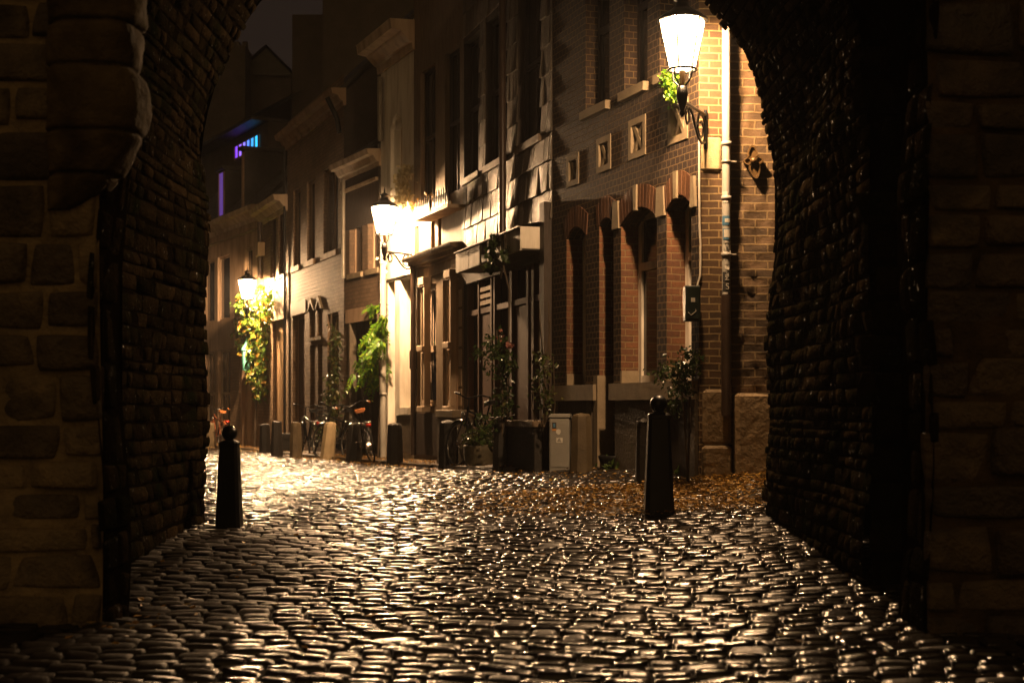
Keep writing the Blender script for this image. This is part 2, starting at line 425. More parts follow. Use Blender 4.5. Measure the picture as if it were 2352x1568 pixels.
M['lampdiscfar'] = emis('far_lantern_bulb', LAMPC, 19000)
M['lampdiscnear'] = emis('near_lantern_bulb', LAMPC, 5600)

def lit_window():
    m, nt, b = newmat('coloured_lit_window')
    uv = nt.nodes.new('ShaderNodeUVMap'); sp = nt.nodes.new('ShaderNodeSeparateXYZ'); nt.links.new(uv.outputs[0], sp.inputs[0])
    mr = nt.nodes.new('ShaderNodeMapRange'); nt.links.new(sp.outputs[0], mr.inputs[0])
    c = ramp(nt, mr.outputs[0], [(0, (.02, .50, .80)), (.40, (.05, .22, .9)), (.7, (.28, .14, .9)), (1, (.16, .03, .7))])
    b.inputs['Base Color'].default_value = (.02, .02, .02, 1)
    nt.links.new(c, b.inputs['Emission Color']); b.inputs['Emission Strength'].default_value = 2.0
    return m, mr
M['purple'] = emis('purple_lit_pane', (.20, .06, .75), .30)

# ------------------------------------------------------------------ stone fields
def stone_cells(v0, v1, rowh, lens, urange, rowjit=.12, seed=1):
    r = np.random.default_rng(seed)
    U = []; Vv = []; DU = []; DV = []
    v = v0
    while v < v1:
        h = rowh(v) if callable(rowh) else rowh
        h *= 1 + r.uniform(-rowjit, rowjit)
        a, b = urange(v + h / 2)
        u = a + r.uniform(-.15, .05)
        while u < b:
            l = r.uniform(*lens)
            if u + l > b: l = b + r.uniform(-.015, .02) - u
            if l < .05: break
            U.append(u + l / 2); Vv.append(v + h / 2 + r.normal(0, h * .04)); DU.append(l / 2); DV.append(h / 2 * r.uniform(.9, 1.04))
            u += l
        v += h
    return [np.array(x) for x in (U, Vv, DU, DV)]

def stone_mesh(cells, S, H, gap=.008, n=7, p=3.0, q=.55, tilt=.05, hj=.15, round_=.22, seed=2, base=0.0, cob=False):
    """cells -> pillow shaped stones on surface S(u,v) -> (P, N)"""
    r = np.random.default_rng(seed)
    U, Vv, DU, DV = cells; N = len(U)
    e = {7: [-1, -.92, -.5, 0, .5, .92, 1], 6: [-1, -.8, -.3, .3, .8, 1], 5: [-1, -.9, 0, .9, 1], 9: [-1, -.93, -.75, -.4, 0, .4, .75, .93, 1]}[n]
    s, t = np.meshgrid(e, e, indexing='ij'); s = s.ravel(); t = t.ravel(); K = len(s)
    ss = s * np.sqrt(1 - round_ * t * t); tt = t * np.sqrt(1 - round_ * s * s)
    skew = r.normal(0, .10, (N, 1)); tap = r.normal(0, .07, (N, 1)); tap2 = r.normal(0, .07, (N, 1))
    du = np.maximum(DU - gap, .01)[:, None]; dv = np.maximum(DV - gap, .01)[:, None]
    lu = ss[None] * (1 + tap * tt[None]) ; lv = tt[None] * (1 + tap2 * ss[None])
    u = U[:, None] + du * lu + dv * skew * lv * .5
    v = Vv[:, None] + dv * lv
    prof = np.maximum((1 - np.abs(s) ** p) * (1 - np.abs(t) ** p), 0) ** q
    if cob:   # worn setts: flat along their length, domed across
        inn = (np.abs(s) < .99) & (np.abs(t) < .99)
        prof = np.where(inn, (.40 + .60 * (1 - np.abs(t) ** 2)) * (1 - .16 * np.abs(s) ** 2.5), 0)
    hh = H * (1 + r.normal(0, hj, (N, 1)))
    h = base + hh * prof[None] + (r.normal(0, tilt * (.5 if cob else 1), (N, 1)) * du * lu + r.normal(0, tilt, (N, 1)) * dv * lv) * (prof[None] > 0) + r.normal(0, H * (.02 if cob else .05), (N, K)) * (prof[None] > 0)
    P, Nn = S(u, v)
    V = P + Nn * h[..., None]
    idx = np.arange(K).reshape(n, n)
    q4 = np.stack([idx[:-1, :-1], idx[1:, :-1], idx[1:, 1:], idx[:-1, 1:]], -1).reshape(-1, 4)
    Fq = (q4[None] + (np.arange(N) * K)[:, None, None]).reshape(-1, 4)
    return V.reshape(-1, 3), Fq

def sheet(S, us, vs, off=0.0):
    uu, vv = np.meshgrid(us, vs, indexing='ij')
    P, Nn = S(uu, vv); V = (P + Nn * off).reshape(-1, 3)
    idx = np.arange(len(us) * len(vs)).reshape(len(us), len(vs))
    Fq = np.stack([idx[:-1, :-1], idx[1:, :-1], idx[1:, 1:], idx[:-1, 1:]], -1).reshape(-1, 4)
    return V, Fq

def join(parts):
    V = []; Fs = []; mi = []; b = 0
    for v, f, m in parts:
        V.append(v); Fs.append(f + b); mi.append(np.full(len(f), m)); b += len(v)
    return np.concatenate(V), np.concatenate(Fs), np.concatenate(mi)

def SG(u, v):
    z = ground(u, v) + .012 * np.sin(u * 2.1 + v * .7) * np.sin(v * 1.3 - u * .5)
    P = np.stack([u, v, z], -1)
    Nn = np.zeros_like(P); Nn[..., 2] = 1
    return P, Nn

# ------------------------------------------------------------------ facade line
C8 = (1.865, 14.2); C7 = (.515, 17.9); C6 = (-.751, 22.1); C5 = (-1.70, 24.62); C4 = (-2.43, 26.35); C3 = (-3.33, 28.18); C2 = (-5.21, 33.0); C1 = (-6.25, 35.7); C0 = (-10.6, 43.9)
FR8 = Frame(C8, C7); FR7 = Frame(C7, C6); FR6 = Frame(C6, C5); FR5 = Frame(C5, C4); FR4 = Frame(C4, C3); FR3 = Frame(C3, C2); FR2 = Frame(C2, C1); FR1 = Frame(C1, C0)
FRF = Frame((4.2, 14.42), C8)
_fy = np.array([14.2, 17.9, 22.1, 24.62, 26.35, 28.18, 33.0, 35.7, 43.9]); _fx = np.array([1.865, .515, -.751, -1.70, -2.43, -3.33, -5.21, -6.25, -10.6])
def facade_x(y):
    return float(np.interp(y, _fy, _fx)) if y > 14.2 else 4.2

# ------------------------------------------------------------------ road
def road_range(y):
    lo = -2.75 if y < 11.4 else -(.27 * y + .6)
    hi = 2.6 if y < 11.4 else facade_x(y) + .12
    return lo, hi
near = stone_cells(3.2, 15.0, .122, (.12, .21), road_range, .12, 11)
far = stone_cells(15.0, 41.0, .125, (.12, .21), road_range, .12, 12)
for c in (near, far):   # the rows wander a little
    c[1] += .035 * np.sin(c[0] * 1.1 + c[1] * .35) + .045 * c[0]
Vn, Fn = stone_mesh(near, SG, .0175, .0048, 7, 5, .5, .08, .26, .22, 21, cob=True)
Vf, Ff = stone_mesh(far, SG, .0175, .005, 5, 4.5, .5, .05, .22, .22, 22, cob=True)
Vs, Fs_ = sheet(SG, np.linspace(-14, 5, 60), np.concatenate([np.linspace(-3, 46, 120)]), -.002)
V, Fq, mi = join([(Vn, Fn, 0), (Vf, Ff, 0), (Vs, Fs_, 1)])
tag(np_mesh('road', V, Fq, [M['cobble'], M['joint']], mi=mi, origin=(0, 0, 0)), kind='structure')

# wide earth below everything out to the horizon
gb = MB(); gb.add([(-300, -200, -.9), (300, -200, -.9), (300, 400, -.9), (-300, 400, -.9)], [(0, 1, 2, 3)])
tag(gb.build('ground', M['joint']), kind='structure')

# pavement along the houses
def pavement():
    mb = MB(FR3)
    pts = [C7, C6, C5, C4, C3, C2, C1, C0]
    frs = [FR7, FR6, FR5, FR4, FR3, FR2, FR1]
    prev = None
    for fr, wd in zip(frs, (.5, .55, .6, .6, .6, .6, .6)):
        n = max(2, int(fr.len / .5))
        for i in range(n + 1):
            u = fr.len * i / n
            a = fr.pt(u, .02, 0); b = fr.pt(u, wd, 0)
            za = gz(a.x, a.y) + .085; zb = gz(b.x, b.y) + .06
            r = [Vector((a.x, a.y, za)), Vector((b.x, b.y, zb)), Vector((b.x, b.y, zb - .3))]
            if prev: mb.face(prev[0], r[0], r[1], prev[1]); mb.face(prev[1], r[1], r[2], prev[2])
            prev = r
    return mb.build('pavement', M['pavbrick'])
M['pavbrick'] = brick_mat('pavement_brick', (.10, .075, .05), (.07, .05, .035), (.03, .024, .016), .2, .1, .012, rough=.4, bd=.006)
tag(pavement(), kind='structure')

# ------------------------------------------------------------------ gateway passage
XC, RAD, SPR = -.197, 2.306, 2.95
LW, RW = XC - RAD, XC + RAD
Hn = SPR + .5    # wall height below springing counted from z=-.5
ARC = math.pi * RAD
TOT = 2 * Hn + ARC

def section(l, y):
    """l along the profile of the passage: left wall up, round the vault, right wall down"""
    l = np.asarray(l, float)
    th = np.clip((l - Hn) / RAD, 0, math.pi)
    x = XC - RAD * np.cos(th); z = SPR + RAD * np.sin(th)
    z = z + np.where(l < Hn, l - Hn, 0) - np.where(l > Hn + ARC, l - Hn - ARC, 0)
    nx = np.cos(th); nz = -np.sin(th)
    # old walls are not true: slow bulges, batter at the foot
    wob = .05 * np.sin(l * 1.9 + y * .8) + .035 * np.sin(l * 4.3 - y * 2.1) + .03 * np.sin(y * 1.7 + l * .6)
    foot = np.where(l < Hn, np.clip((1.6 - z) / 2.2, 0, 1) * .09, np.where(l > Hn + ARC, np.clip((1.2 - z) / 2.0, 0, 1) * .04, 0))
    d = wob * .6 + foot
    P = np.stack([x + nx * d, y, z + nz * d], -1)
    return P, np.stack([nx, np.zeros_like(nx), nz], -1)

def Ssec(u, v): return section(v, u)
gate = empty('stone_gateway', (0, 9.0, gz(0, 9.0)), 'dark rubble stone gate passage framing the cobbled street', 'gateway')
Y0, Y1 = 8.35, 11.5
def rim(v):
    return (Y0, Y1 + .04 * math.sin(v * 6.3) + .03 * math.sin(v * 14.7 + 1) + .03 * math.sin(v * 31))
parts = []
for nm, va, vb in (('passage_wall', 0, Hn), ('vault', Hn, Hn + ARC), ('passage_wall', Hn + ARC, TOT)):
    cells = stone_cells(va, vb, .10 if nm == 'passage_wall' else .075, (.12, .42), rim, .4, 17 + int(va * 10))
    Vc, Fc = stone_mesh(cells, Ssec, .013, .006, 5, 6, .4, .06, .55, .10, 31 + int(va), .004)
    Vb, Fb = sheet(Ssec, np.linspace(Y0, Y1 - .03, 24), np.linspace(va, vb, 50), 0)
    V, Fq, mi = join([(Vc, Fc, 0), (Vb, Fb, 1)])
    np_mesh(nm, V, Fq, [M['rubble'], M['rubble_back']], gate, mi=mi)

def arch_sheet(Y, xl, xr, zs, outer, mb, flip=False):
    """a vertical sheet at Y with an arched opening"""
    n = 40; c = .5 * (xl + xr); r = .5 * (xr - xl); xo, zo = outer
    inner = [(xl, -.9)] + [(c - r * math.cos(math.pi * i / n), zs + r * math.sin(math.pi * i / n)) for i in range(n + 1)] + [(xr, -.9)]
    out = [(-xo, -.9)]
    for i in range(n + 1):
        a = math.pi * i / n; dx = -math.cos(a); dz = math.sin(a)
        k = min(xo / max(abs(dx), 1e-4), (zo - zs) / max(dz, 1e-4))
        out.append((max(-xo, min(xo, c + dx * k)), zs + dz * k))
    out.append((xo, -.9))
    for i in range(len(inner) - 1):
        mb.face((inner[i][0], Y, inner[i][1]), (inner[i + 1][0], Y, inner[i + 1][1]), (out[i + 1][0], Y, out[i + 1][1]), (out[i][0], Y, out[i][1]))
# body of the gate: faces, top and ends
gm = MB()
arch_sheet(Y1 - .03, LW - .01, RW + .01, SPR, (9, 9.5), gm)
arch_sheet(7.3, -2.0, 2.0, 2.5, (9, 9.5), gm)
gm.add([(-9, 6.85, 9.5), (9, 6.85, 9.5), (9, Y1, 9.5), (-9, Y1, 9.5)], [(0, 1, 2, 3)])
gm.add([(-9, 6.85, -.9), (-9, Y1, -.9), (-9, Y1, 9.5), (-9, 6.85, 9.5)], [(0, 1, 2, 3)])
gm.add([(9, 6.85, -.9), (9, Y1, -.9), (9, Y1, 9.5), (9, 6.85, 9.5)], [(0, 1, 2, 3)])
gm.build('gate_body', M['rubble_back'], gate)

# street-side masonry of the gate, seen from the houses
def Sfar(u, v):
    P = np.stack([u, np.full_like(u, Y1 - .02), v], -1); N = np.zeros_like(P); N[..., 1] = 1; return P, N
cf = stone_cells(-.2, 6.2, .17, (.2, .45), lambda v: (-4.6, 4.6), .25, 77)
keep = ((cf[0] - XC) ** 2 + np.maximum(cf[1] - SPR, 0) ** 2) > (RAD + .3) ** 2
cf = [c[keep] for c in cf]
Vc, Fc = stone_mesh(cf, Sfar, .03, .01, 5, 3, .5, .06, .3, .15, 78)
np_mesh('street_face', Vc, Fc, [M['rubble']], gate)

# wide recess between the passage and the outer piers
rm = MB()
for x in (-2.75, 2.75):
    rm.add([(x, 7.3, -.9), (x, 8.4, -.9), (x, 8.4, 6), (x, 7.3, 6)], [(0, 1, 2, 3)])
rm.add([(-2.75, 7.3, 5.6), (2.75, 7.3, 5.6), (2.75, 8.4, 5.6), (-2.75, 8.4, 5.6)], [(0, 1, 2, 3)])
arch_sheet(8.37, LW - .01, RW + .01, SPR, (3.2, 6.5), rm)
rm.build('recess', M['rubble_back'], gate)
def Sstep(u, v):
    P = np.stack([u, np.full_like(u, 8.36), v], -1); N = np.zeros_like(P); N[..., 1] = -1; return P, N
c1 = stone_cells(-.2, 3.9, .21, (.25, .5), lambda v: (RW + .02, 2.7), .12, 91)
c2 = stone_cells(-.2, 3.9, .21, (.25, .5), lambda v: (-2.8, LW - .02), .12, 92)
for cs in (c1, c2):
    Vc, Fc = stone_mesh(cs, Sstep, .03, .012, 7, 6, .4, .04, .25, .08, 93)
    np_mesh('inner_jamb', Vc, Fc, [M['rubble']], gate)

# outer piers, nearest to the viewer
def pier(xi, xo, seed, edge):
    sgn = 1 if xo > xi else -1
    def Sf(u, v):
        P = np.stack([u, np.full_like(u, 6.85), v], -1); P[..., 1] += .035 * np.sin(v * 2.3 + u * 3) 
        N = np.zeros_like(P); N[..., 1] = -1; return P, N
    def Sj(u, v):
        P = np.stack([np.full_like(u, xi), u, v], -1); P[..., 0] += .03 * np.sin(v * 2.9 + seed)
        N = np.zeros_like(P); N[..., 0] = -sgn; return P, N
    a, b = min(xi, xo), max(xi, xo)
    cl = stone_cells(-.3, 4.4, .21, (.22, .55), lambda v: (a - .02 + random.uniform(0, .05), b), .35, seed)
    # stones stop at the edges of the pier
    lo = np.maximum(cl[0] - cl[2], a - .03 * rng.random(len(cl[0]))); hi = np.minimum(cl[0] + cl[2], b + .03 * rng.random(len(cl[0])))
    keep = hi - lo > .06
    cl = [((lo + hi) / 2)[keep], cl[1][keep], ((hi - lo) / 2)[keep], cl[3][keep]]
    Vc, Fc = stone_mesh(cl, Sf, .024, .011, 9, 9, .35, .05, .55, .10, seed + 1, -.005)
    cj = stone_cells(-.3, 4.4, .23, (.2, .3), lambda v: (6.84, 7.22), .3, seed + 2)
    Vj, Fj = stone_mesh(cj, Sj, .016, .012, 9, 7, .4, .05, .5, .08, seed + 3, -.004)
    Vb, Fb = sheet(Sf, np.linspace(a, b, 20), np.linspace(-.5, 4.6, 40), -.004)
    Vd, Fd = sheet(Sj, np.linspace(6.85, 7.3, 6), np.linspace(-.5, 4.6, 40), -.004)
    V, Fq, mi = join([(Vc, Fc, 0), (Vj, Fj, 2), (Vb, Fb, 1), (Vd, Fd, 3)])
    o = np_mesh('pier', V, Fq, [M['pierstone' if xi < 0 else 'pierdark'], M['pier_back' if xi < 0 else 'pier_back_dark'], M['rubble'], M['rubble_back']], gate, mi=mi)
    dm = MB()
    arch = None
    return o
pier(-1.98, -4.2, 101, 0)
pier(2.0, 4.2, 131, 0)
om = MB(); arch_sheet(6.95, -2.0, 2.0, 4.2, (9, 9.5), om)
om.build('outer_face', M['rubble_back'], gate)

def boulder(c, sx, sy, sz, seed, n=14, power=.45, amp=.035):
    """rounded, knocked-about block as a lumpy superellipsoid"""
    r = np.random.default_rng(seed)
    th = np.linspace(0, math.pi, n); ph = np.linspace(0, 2 * math.pi, 2 * n, endpoint=False)
    T, P = np.meshgrid(th, ph, indexing='ij')
    f = lambda v: np.sign(v) * np.abs(v) ** power
    x = f(np.sin(T)) * f(np.cos(P)); y = f(np.sin(T)) * f(np.sin(P)); z = f(np.cos(T))
    k = r.uniform(2, 5, (4, 3)); o = r.uniform(0, 6, 4)
    d = sum(np.sin(k[i, 0] * x + k[i, 1] * y + k[i, 2] * z + o[i]) for i in range(4)) * amp
    V = np.stack([c[0] + sx * x * (1 + d), c[1] + sy * y * (1 + d), c[2] + sz * z * (1 + d)], -1).reshape(-1, 3)
    m = 2 * n; F_ = []
    for i in range(n - 1):
        for j in range(m): F_.append([i * m + j, i * m + (j + 1) % m, (i + 1) * m + (j + 1) % m, (i + 1) * m + j])
    return V, np.array(F_)
def cor(px, py, Y=6.78): return tuple(at(px, py, Y))
prof = [(-60, 322), (0, 319), (38, 320), (55, 313), (64, 311), (80, 316), (125, 314), (150, 306), (160, 305), (176, 318), (205, 327), (240, 331), (280, 326), (305, 318), (335, 300), (365, 284), (395, 266), (425, 240), (450, 214), (470, 184), (480, 160)]
cyy = np.sort(np.concatenate([np.linspace(-60, 480, 90), [j_ + e_ for j_ in (57, 156, 306, 402) for e_ in (-5, -2.5, 2.5, 5)]])); joints = (57, 156, 306, 402); cxx = np.interp(cyy, [p_[0] for p_ in prof], [p_[1] for p_ in prof])
crg = np.random.default_rng(4); NA = 44; Vc = []
for y_, x_ in zip(cyy, cxx):
    L_, R_ = cor(105, y_), cor(x_, y_); cxm = .5 * (L_[0] + R_[0]); hw_ = .5 * (R_[0] - L_[0]); hd = min(.2, .6 * hw_ + .06)
    jt = min(abs(y_ - j_) for j_ in joints); sh = .022 * max(0, 1 - jt / 7) ; hw_ -= sh; hd -= sh
    for k in range(NA):
        a_ = 2 * math.pi * k / NA; ca, sa = math.cos(a_), math.sin(a_)
        rr_ = (abs(ca) ** 3 + abs(sa) ** 3) ** (-1 / 3)
        dn = .005 * math.sin(17 * L_[2] + 3 * a_) + .003 * math.sin(29 * L_[2] - 5 * a_ + 1) + crg.normal(0, .0012)
        Vc.append((cxm + (hw_ + dn) * rr_ * ca, 6.86 + (hd + dn) * rr_ * sa, L_[2]))
ix = np.arange(len(Vc)).reshape(-1, NA); ix2 = np.roll(ix, -1, 1)
Fc = np.stack([ix[:-1], ix2[:-1], ix2[1:], ix[1:]], -1).reshape(-1, 4)
np_mesh('corbel', np.array(Vc), Fc, [M['corbel']], gate)

# ------------------------------------------------------------------ house builder
def wall_mesh(mb, fr, u0, u1, z0, z1, ops, rev=.2):
    us = sorted({u0, u1} | {o[0] for o in ops} | {o[1] for o in ops}); zs = sorted({z0, z1} | {o[2] for o in ops} | {o[3] for o in ops})
    us = [u for u in us if u0 <= u <= u1]; zs = [z for z in zs if z0 <= z <= z1]
    for i in range(len(us) - 1):
        for j in range(len(zs) - 1):
            uc = .5 * (us[i] + us[i + 1]); zc = .5 * (zs[j] + zs[j + 1])
            if any(o[0] < uc < o[1] and o[2] < zc < o[3] for o in ops): continue
            mb.face(mb.P(us[i], 0, zs[j]), mb.P(us[i + 1], 0, zs[j]), mb.P(us[i + 1], 0, zs[j + 1]), mb.P(us[i], 0, zs[j + 1]))
    for o in ops:
        a, b, za, zb, rise = o[:5]; rv = o[5] if len(o) > 5 else rev
        n = 10
        if rise > 0:
            arc = [(a + (b - a) * i / n, zb - rise + rise * (1 - (2 * i / n - 1) ** 2)) for i in range(n + 1)]
        else:
            arc = [(a, zb), (b, zb)]
        for i in range(len(arc) - 1):
            (x0, y0), (x1, y1) = arc[i], arc[i + 1]
            if rise > 0: mb.face(mb.P(x0, 0, y0), mb.P(x1, 0, y1), mb.P(x1, 0, zb), mb.P(x0, 0, zb))
            mb.face(mb.P(x0, 0, y0), mb.P(x1, 0, y1), mb.P(x1, -rv, y1), mb.P(x0, -rv, y0))
        zt = zb - rise
        mb.face(mb.P(a, 0, za), mb.P(a, 0, zt), mb.P(a, -rv, zt), mb.P(a, -rv, za))
        mb.face(mb.P(b, 0, za), mb.P(b, 0, zt), mb.P(b, -rv, zt), mb.P(b, -rv, za))
        mb.face(mb.P(a, 0, za), mb.P(b, 0, za), mb.P(b, -rv, za), mb.P(a, -rv, za))

def window(par, fr, o, w=-.14, fw=.06, cols=1, rows=2, mf='white', mp='glass', curtain=False, transom=None, back=True):
    a, b, za, zb = o[:4]
    mb = MB(fr); d = .05
    mb.box(a, a + fw, w - d, w, za, zb); mb.box(b - fw, b, w - d, w, za, zb)
    mb.box(a + fw, b - fw, w - d, w - .002, zb - fw, zb); mb.box(a + fw, b - fw, w - d, w - .002, za, za + fw)
    for i in range(1, cols):
        x = a + (b - a) * i / cols; mb.box(x - fw * .4, x + fw * .4, w - d, w - .006, za + fw, zb - fw)
    for z in ([za + (zb - za) * i / rows for i in range(1, rows)] if transom is None else [transom]):
        mb.box(a + fw, b - fw, w - d, w + .012, z - fw * .5, z + fw * .5)
    f = mb.build('window', M[mf], par)
    pm = MB(fr); x = w - d * .6
    pm.face(pm.P(a + .004, x, za + .004), pm.P(b - .004, x, za + .004), pm.P(b - .004, x, zb - .004), pm.P(a + .004, x, zb - .004))
    pm.build('pane', M[mp], f)
    if curtain:
        cm = MB(fr)
        n = 14; x0 = w - .02
        for i in range(n):
            t0, t1 = i / n, (i + 1) / n
            c = lambda t: (a + fw + (b - a - 2 * fw) * t, x0 - .012 + .006 * math.sin(t * 40))
            # tied-back curtain: hem curves away
            def low(t): return za + fw + (zb - za) * (.02 + .5 * (1 - t) ** 2)
            (u0_, w0_), (u1_, w1_) = c(t0), c(t1)
            cm.face(cm.P(u0_, w0_, low(t0)), cm.P(u1_, w1_, low(t1)), cm.P(u1_, w1_, zb - fw), cm.P(u0_, w0_, zb - fw))
        cm.build('curtain', M['curtain'], f)
    return f

def door(par, fr, o, w=-.12, mat='doorbrown', panels=2, mf='wood', fw=.06, light=True):
    a, b, za, zb = o[:4]
    mb = MB(fr)
    mb.box(a, b, w - .05, w, za, zb)
    n = panels
    for i in range(n):
        for j in range(2):
            z0 = za + .12 + (zb - za - .2) * i / n; z1 = za + .06 + (zb - za - .2) * (i + 1) / n
            u0 = a + .1 + (b - a - .16) * j / 2; u1 = a + .06 + (b - a - .16) * (j + 1) / 2
            if u1 - u0 > .05: mb.box(u0, u1, w - .005, w + .014, z0, z1)
    d = mb.build('door', M[mat], par)
    fm = MB(fr)
    fm.box(a, a + fw, w + .002, w + .03, za, zb); fm.box(b - fw, b, w + .002, w + .03, za, zb); fm.box(a + fw, b - fw, w + .002, w + .03, zb - fw, zb)
    fm.build('door_frame', M[mf], d)
    hm = MB(fr); zc = za + 1.0
    hm.tube([hm.P(a + .12, w + .002, zc), hm.P(a + .12, w + .05, zc), hm.P(a + .22, w + .055, zc)], .012, 8)
    hm.build('handle', M['iron'], d)
    return d

def body(par, fr, u0, u1, ztop, mat, depth=6, roof=45, name='rear_walls', bz=-.9, roofmat='roof', ridge=None, backmat='bgwall'):
    mb = MB(fr); e = .012
    for u in (u0 + e, u1 - e):
        mb.face(mb.P(u, -.01, bz), mb.P(u, -depth, bz), mb.P(u, -depth, ztop), mb.P(u, -.01, ztop))
    mb.face(mb.P(u0 + e, -depth, bz), mb.P(u1 - e, -depth, bz), mb.P(u1 - e, -depth, ztop), mb.P(u0 + e, -depth, ztop))
    h = math.tan(R(roof)) * depth / 2
    for u in (u0 + e, u1 - e):
        mb.face(mb.P(u, -.01, ztop), mb.P(u, -depth, ztop), mb.P(u, -depth / 2, ztop + h))
    # floor of the house so that no light passes below the walls
    mb.build(name, M[backmat], par)
    rb = MB(fr); t = .1; ov = .06
    a = [(ov, ztop + .01), (-depth / 2, ztop + h + .04), (-depth - ov, ztop + .01)]
    for (w0, z0), (w1, z1) in ((a[0], a[1]), (a[1], a[2])):
        rb.face(rb.P(u0, w0, z0), rb.P(u1, w0, z0), rb.P(u1, w1, z1), rb.P(u0, w1, z1))
        rb.face(rb.P(u0, w0, z0 + t), rb.P(u1, w0, z0 + t), rb.P(u1, w1, z1 + t), rb.P(u0, w1, z1 + t))
        for u in (u0, u1): rb.face(rb.P(u, w0, z0), rb.P(u, w1, z1), rb.P(u, w1, z1 + t), rb.P(u, w0, z0 + t))
    rb.face(rb.P(u0, ov, a[0][1]), rb.P(u1, ov, a[0][1]), rb.P(u1, ov, a[0][1] + t), rb.P(u0, ov, a[0][1] + t))
    return rb.build('roof', M[roofmat], par)

def profile_run(par, name, fr, u0, u1, prof, mat):
    """moulding: profile of (w, z) run along u"""
    mb = MB(fr)
    for k in range(len(prof) - 1):
        (w0, z0), (w1, z1) = prof[k], prof[k + 1]
        mb.face(mb.P(u0, w0, z0), mb.P(u1, w0, z0), mb.P(u1, w1, z1), mb.P(u0, w1, z1))
    for u in (u0, u1):
        mb.face(*[mb.P(u, w, z) for w, z in prof])
    return mb.build(name, M[mat], par)

def cornice(par, fr, u0, u1, z, out=.3, h=.35, mat='cream', name='cornice'):
    pr = [(-.02, z - h), (.04, z - h), (.05, z - h * .75), (.10, z - h * .7), (out * .55, z - h * .45), (out * .6, z - h * .38), (out, z - h * .33), (out + .02, z - .03), (out + .03, z), (-.02, z + .02)]
    return profile_run(par, name, fr, u0, u1, pr, mat)

def pipe(par, pts, r, mat, name='downpipe', collars=()):
    mb = MB(); mb.tube(pts, r, 12)
    for c in collars:
        mb.lathe([(r * 1.02, -.02), (r * 1.22, -.018), (r * 1.22, .018), (r * 1.02, .02)], c, 14)
    return mb.build(name, M[mat], par)

def sills(par, fr, o, h=.09, out=.07, mat='stonetrim', ext=.05):
    mb = MB(fr); mb.box(o[0] - ext, o[1] + ext, -.16, out, o[2] - h, o[2] - .002)
    return mb.build('sill', M[mat], par)

def house(name, fr, label, u0=None):
    p = fr.pt(fr.len * .5, 0, 0)
    return empty(name, (p.x, p.y, gz(p.x, p.y)), label, 'house')

ZB = -.7
# ================================================================== house 8 : brick house with the corner lamp
h8 = house('brick_house', FR8, 'dark red brick corner house with arched windows and carved stone panels under the nearest lamp')
f = FR8
L8 = f.len
w1 = f.rect(1531, 1590, 441, 872, rise=.13); w2 = f.rect(1426, 1509, 449, 876, rise=.15)
d3 = f.rect(1376, 1409, 470, 1066, rise=.08); w4 = f.rect(1301, 1345, 500, 885, rise=.12)
zt, zs0 = 3.28, 1.37
for o in (w1, w2, w4): o[2], o[3] = zs0, zt
d3[3] = zt; d3[2] = .55
w1[0] = max(w1[0], .16)
up1 = f.rect(1515, 1578, -260, 178); up2 = f.rect(1434, 1487, -260, 201); up3 = f.rect(1345, 1400, -260, 240)
zu = up2[2]
for o in (up1, up2, up3): o[2] = zu; o[3] = zu + 1.9
panels8 = []
for pl, pr, ptp, pbt in ((1531, 1586, 226, 326), (1441, 1488, 270, 362), (1371, 1404, 314, 394), (1302, 1331, 355, 427)):
    o = f.rect(pl, pr, ptp, pbt); panels8.append((.5 * (o[0] + o[1]), .5 * (o[2] + o[3]), .5 * (o[3] - o[2])))
ops8 = [w1, w2, d3, w4, up1, up2, up3] + [[c - q_ + .004, c + q_ - .004, z_ - q_ + .004, z_ + q_ - .004, 0, .1] for c, z_, q_ in panels8]
mb = MB(f); wall_mesh(mb, f, 0, L8, ZB, 8.2, ops8, .28); mb.build('wall', M['brick8d'], h8)
# jambs of orange brick set a hair proud inside the openings
for o in (w1, w2, d3, w4):
    jm = MB(f); jm.face(jm.P(o[1] - .004, -.002, o[2]), jm.P(o[1] - .004, -.272, o[2]), jm.P(o[1] - .004, -.272, o[3] - o[4]), jm.P(o[1] - .004, -.002, o[3] - o[4]))
    jm.build('jamb_facing', M['brick8'], h8)

for o in (w1, w2, w4): 
    wd = window(h8, f, o, -.215, .085, 1, 2, 'white', 'glass', transom=o[2] + 1.3)
    jb = MB(f); jb.box(o[1] - .05, o[1] - .003, -.2, .012, o[2] + .002, o[2] + .14); jb.build('jamb_block', M['stonetrim'], wd)
door(h8, f, d3, -.24, 'woodd', 3, 'woodd')
for o in (up1, up2, up3):
    wd = window(h8, f, o, -.16, .07, 2, 2, 'woodd', 'glass')
    sills(wd, f, o, .10, .07, 'stonetrim', .03)
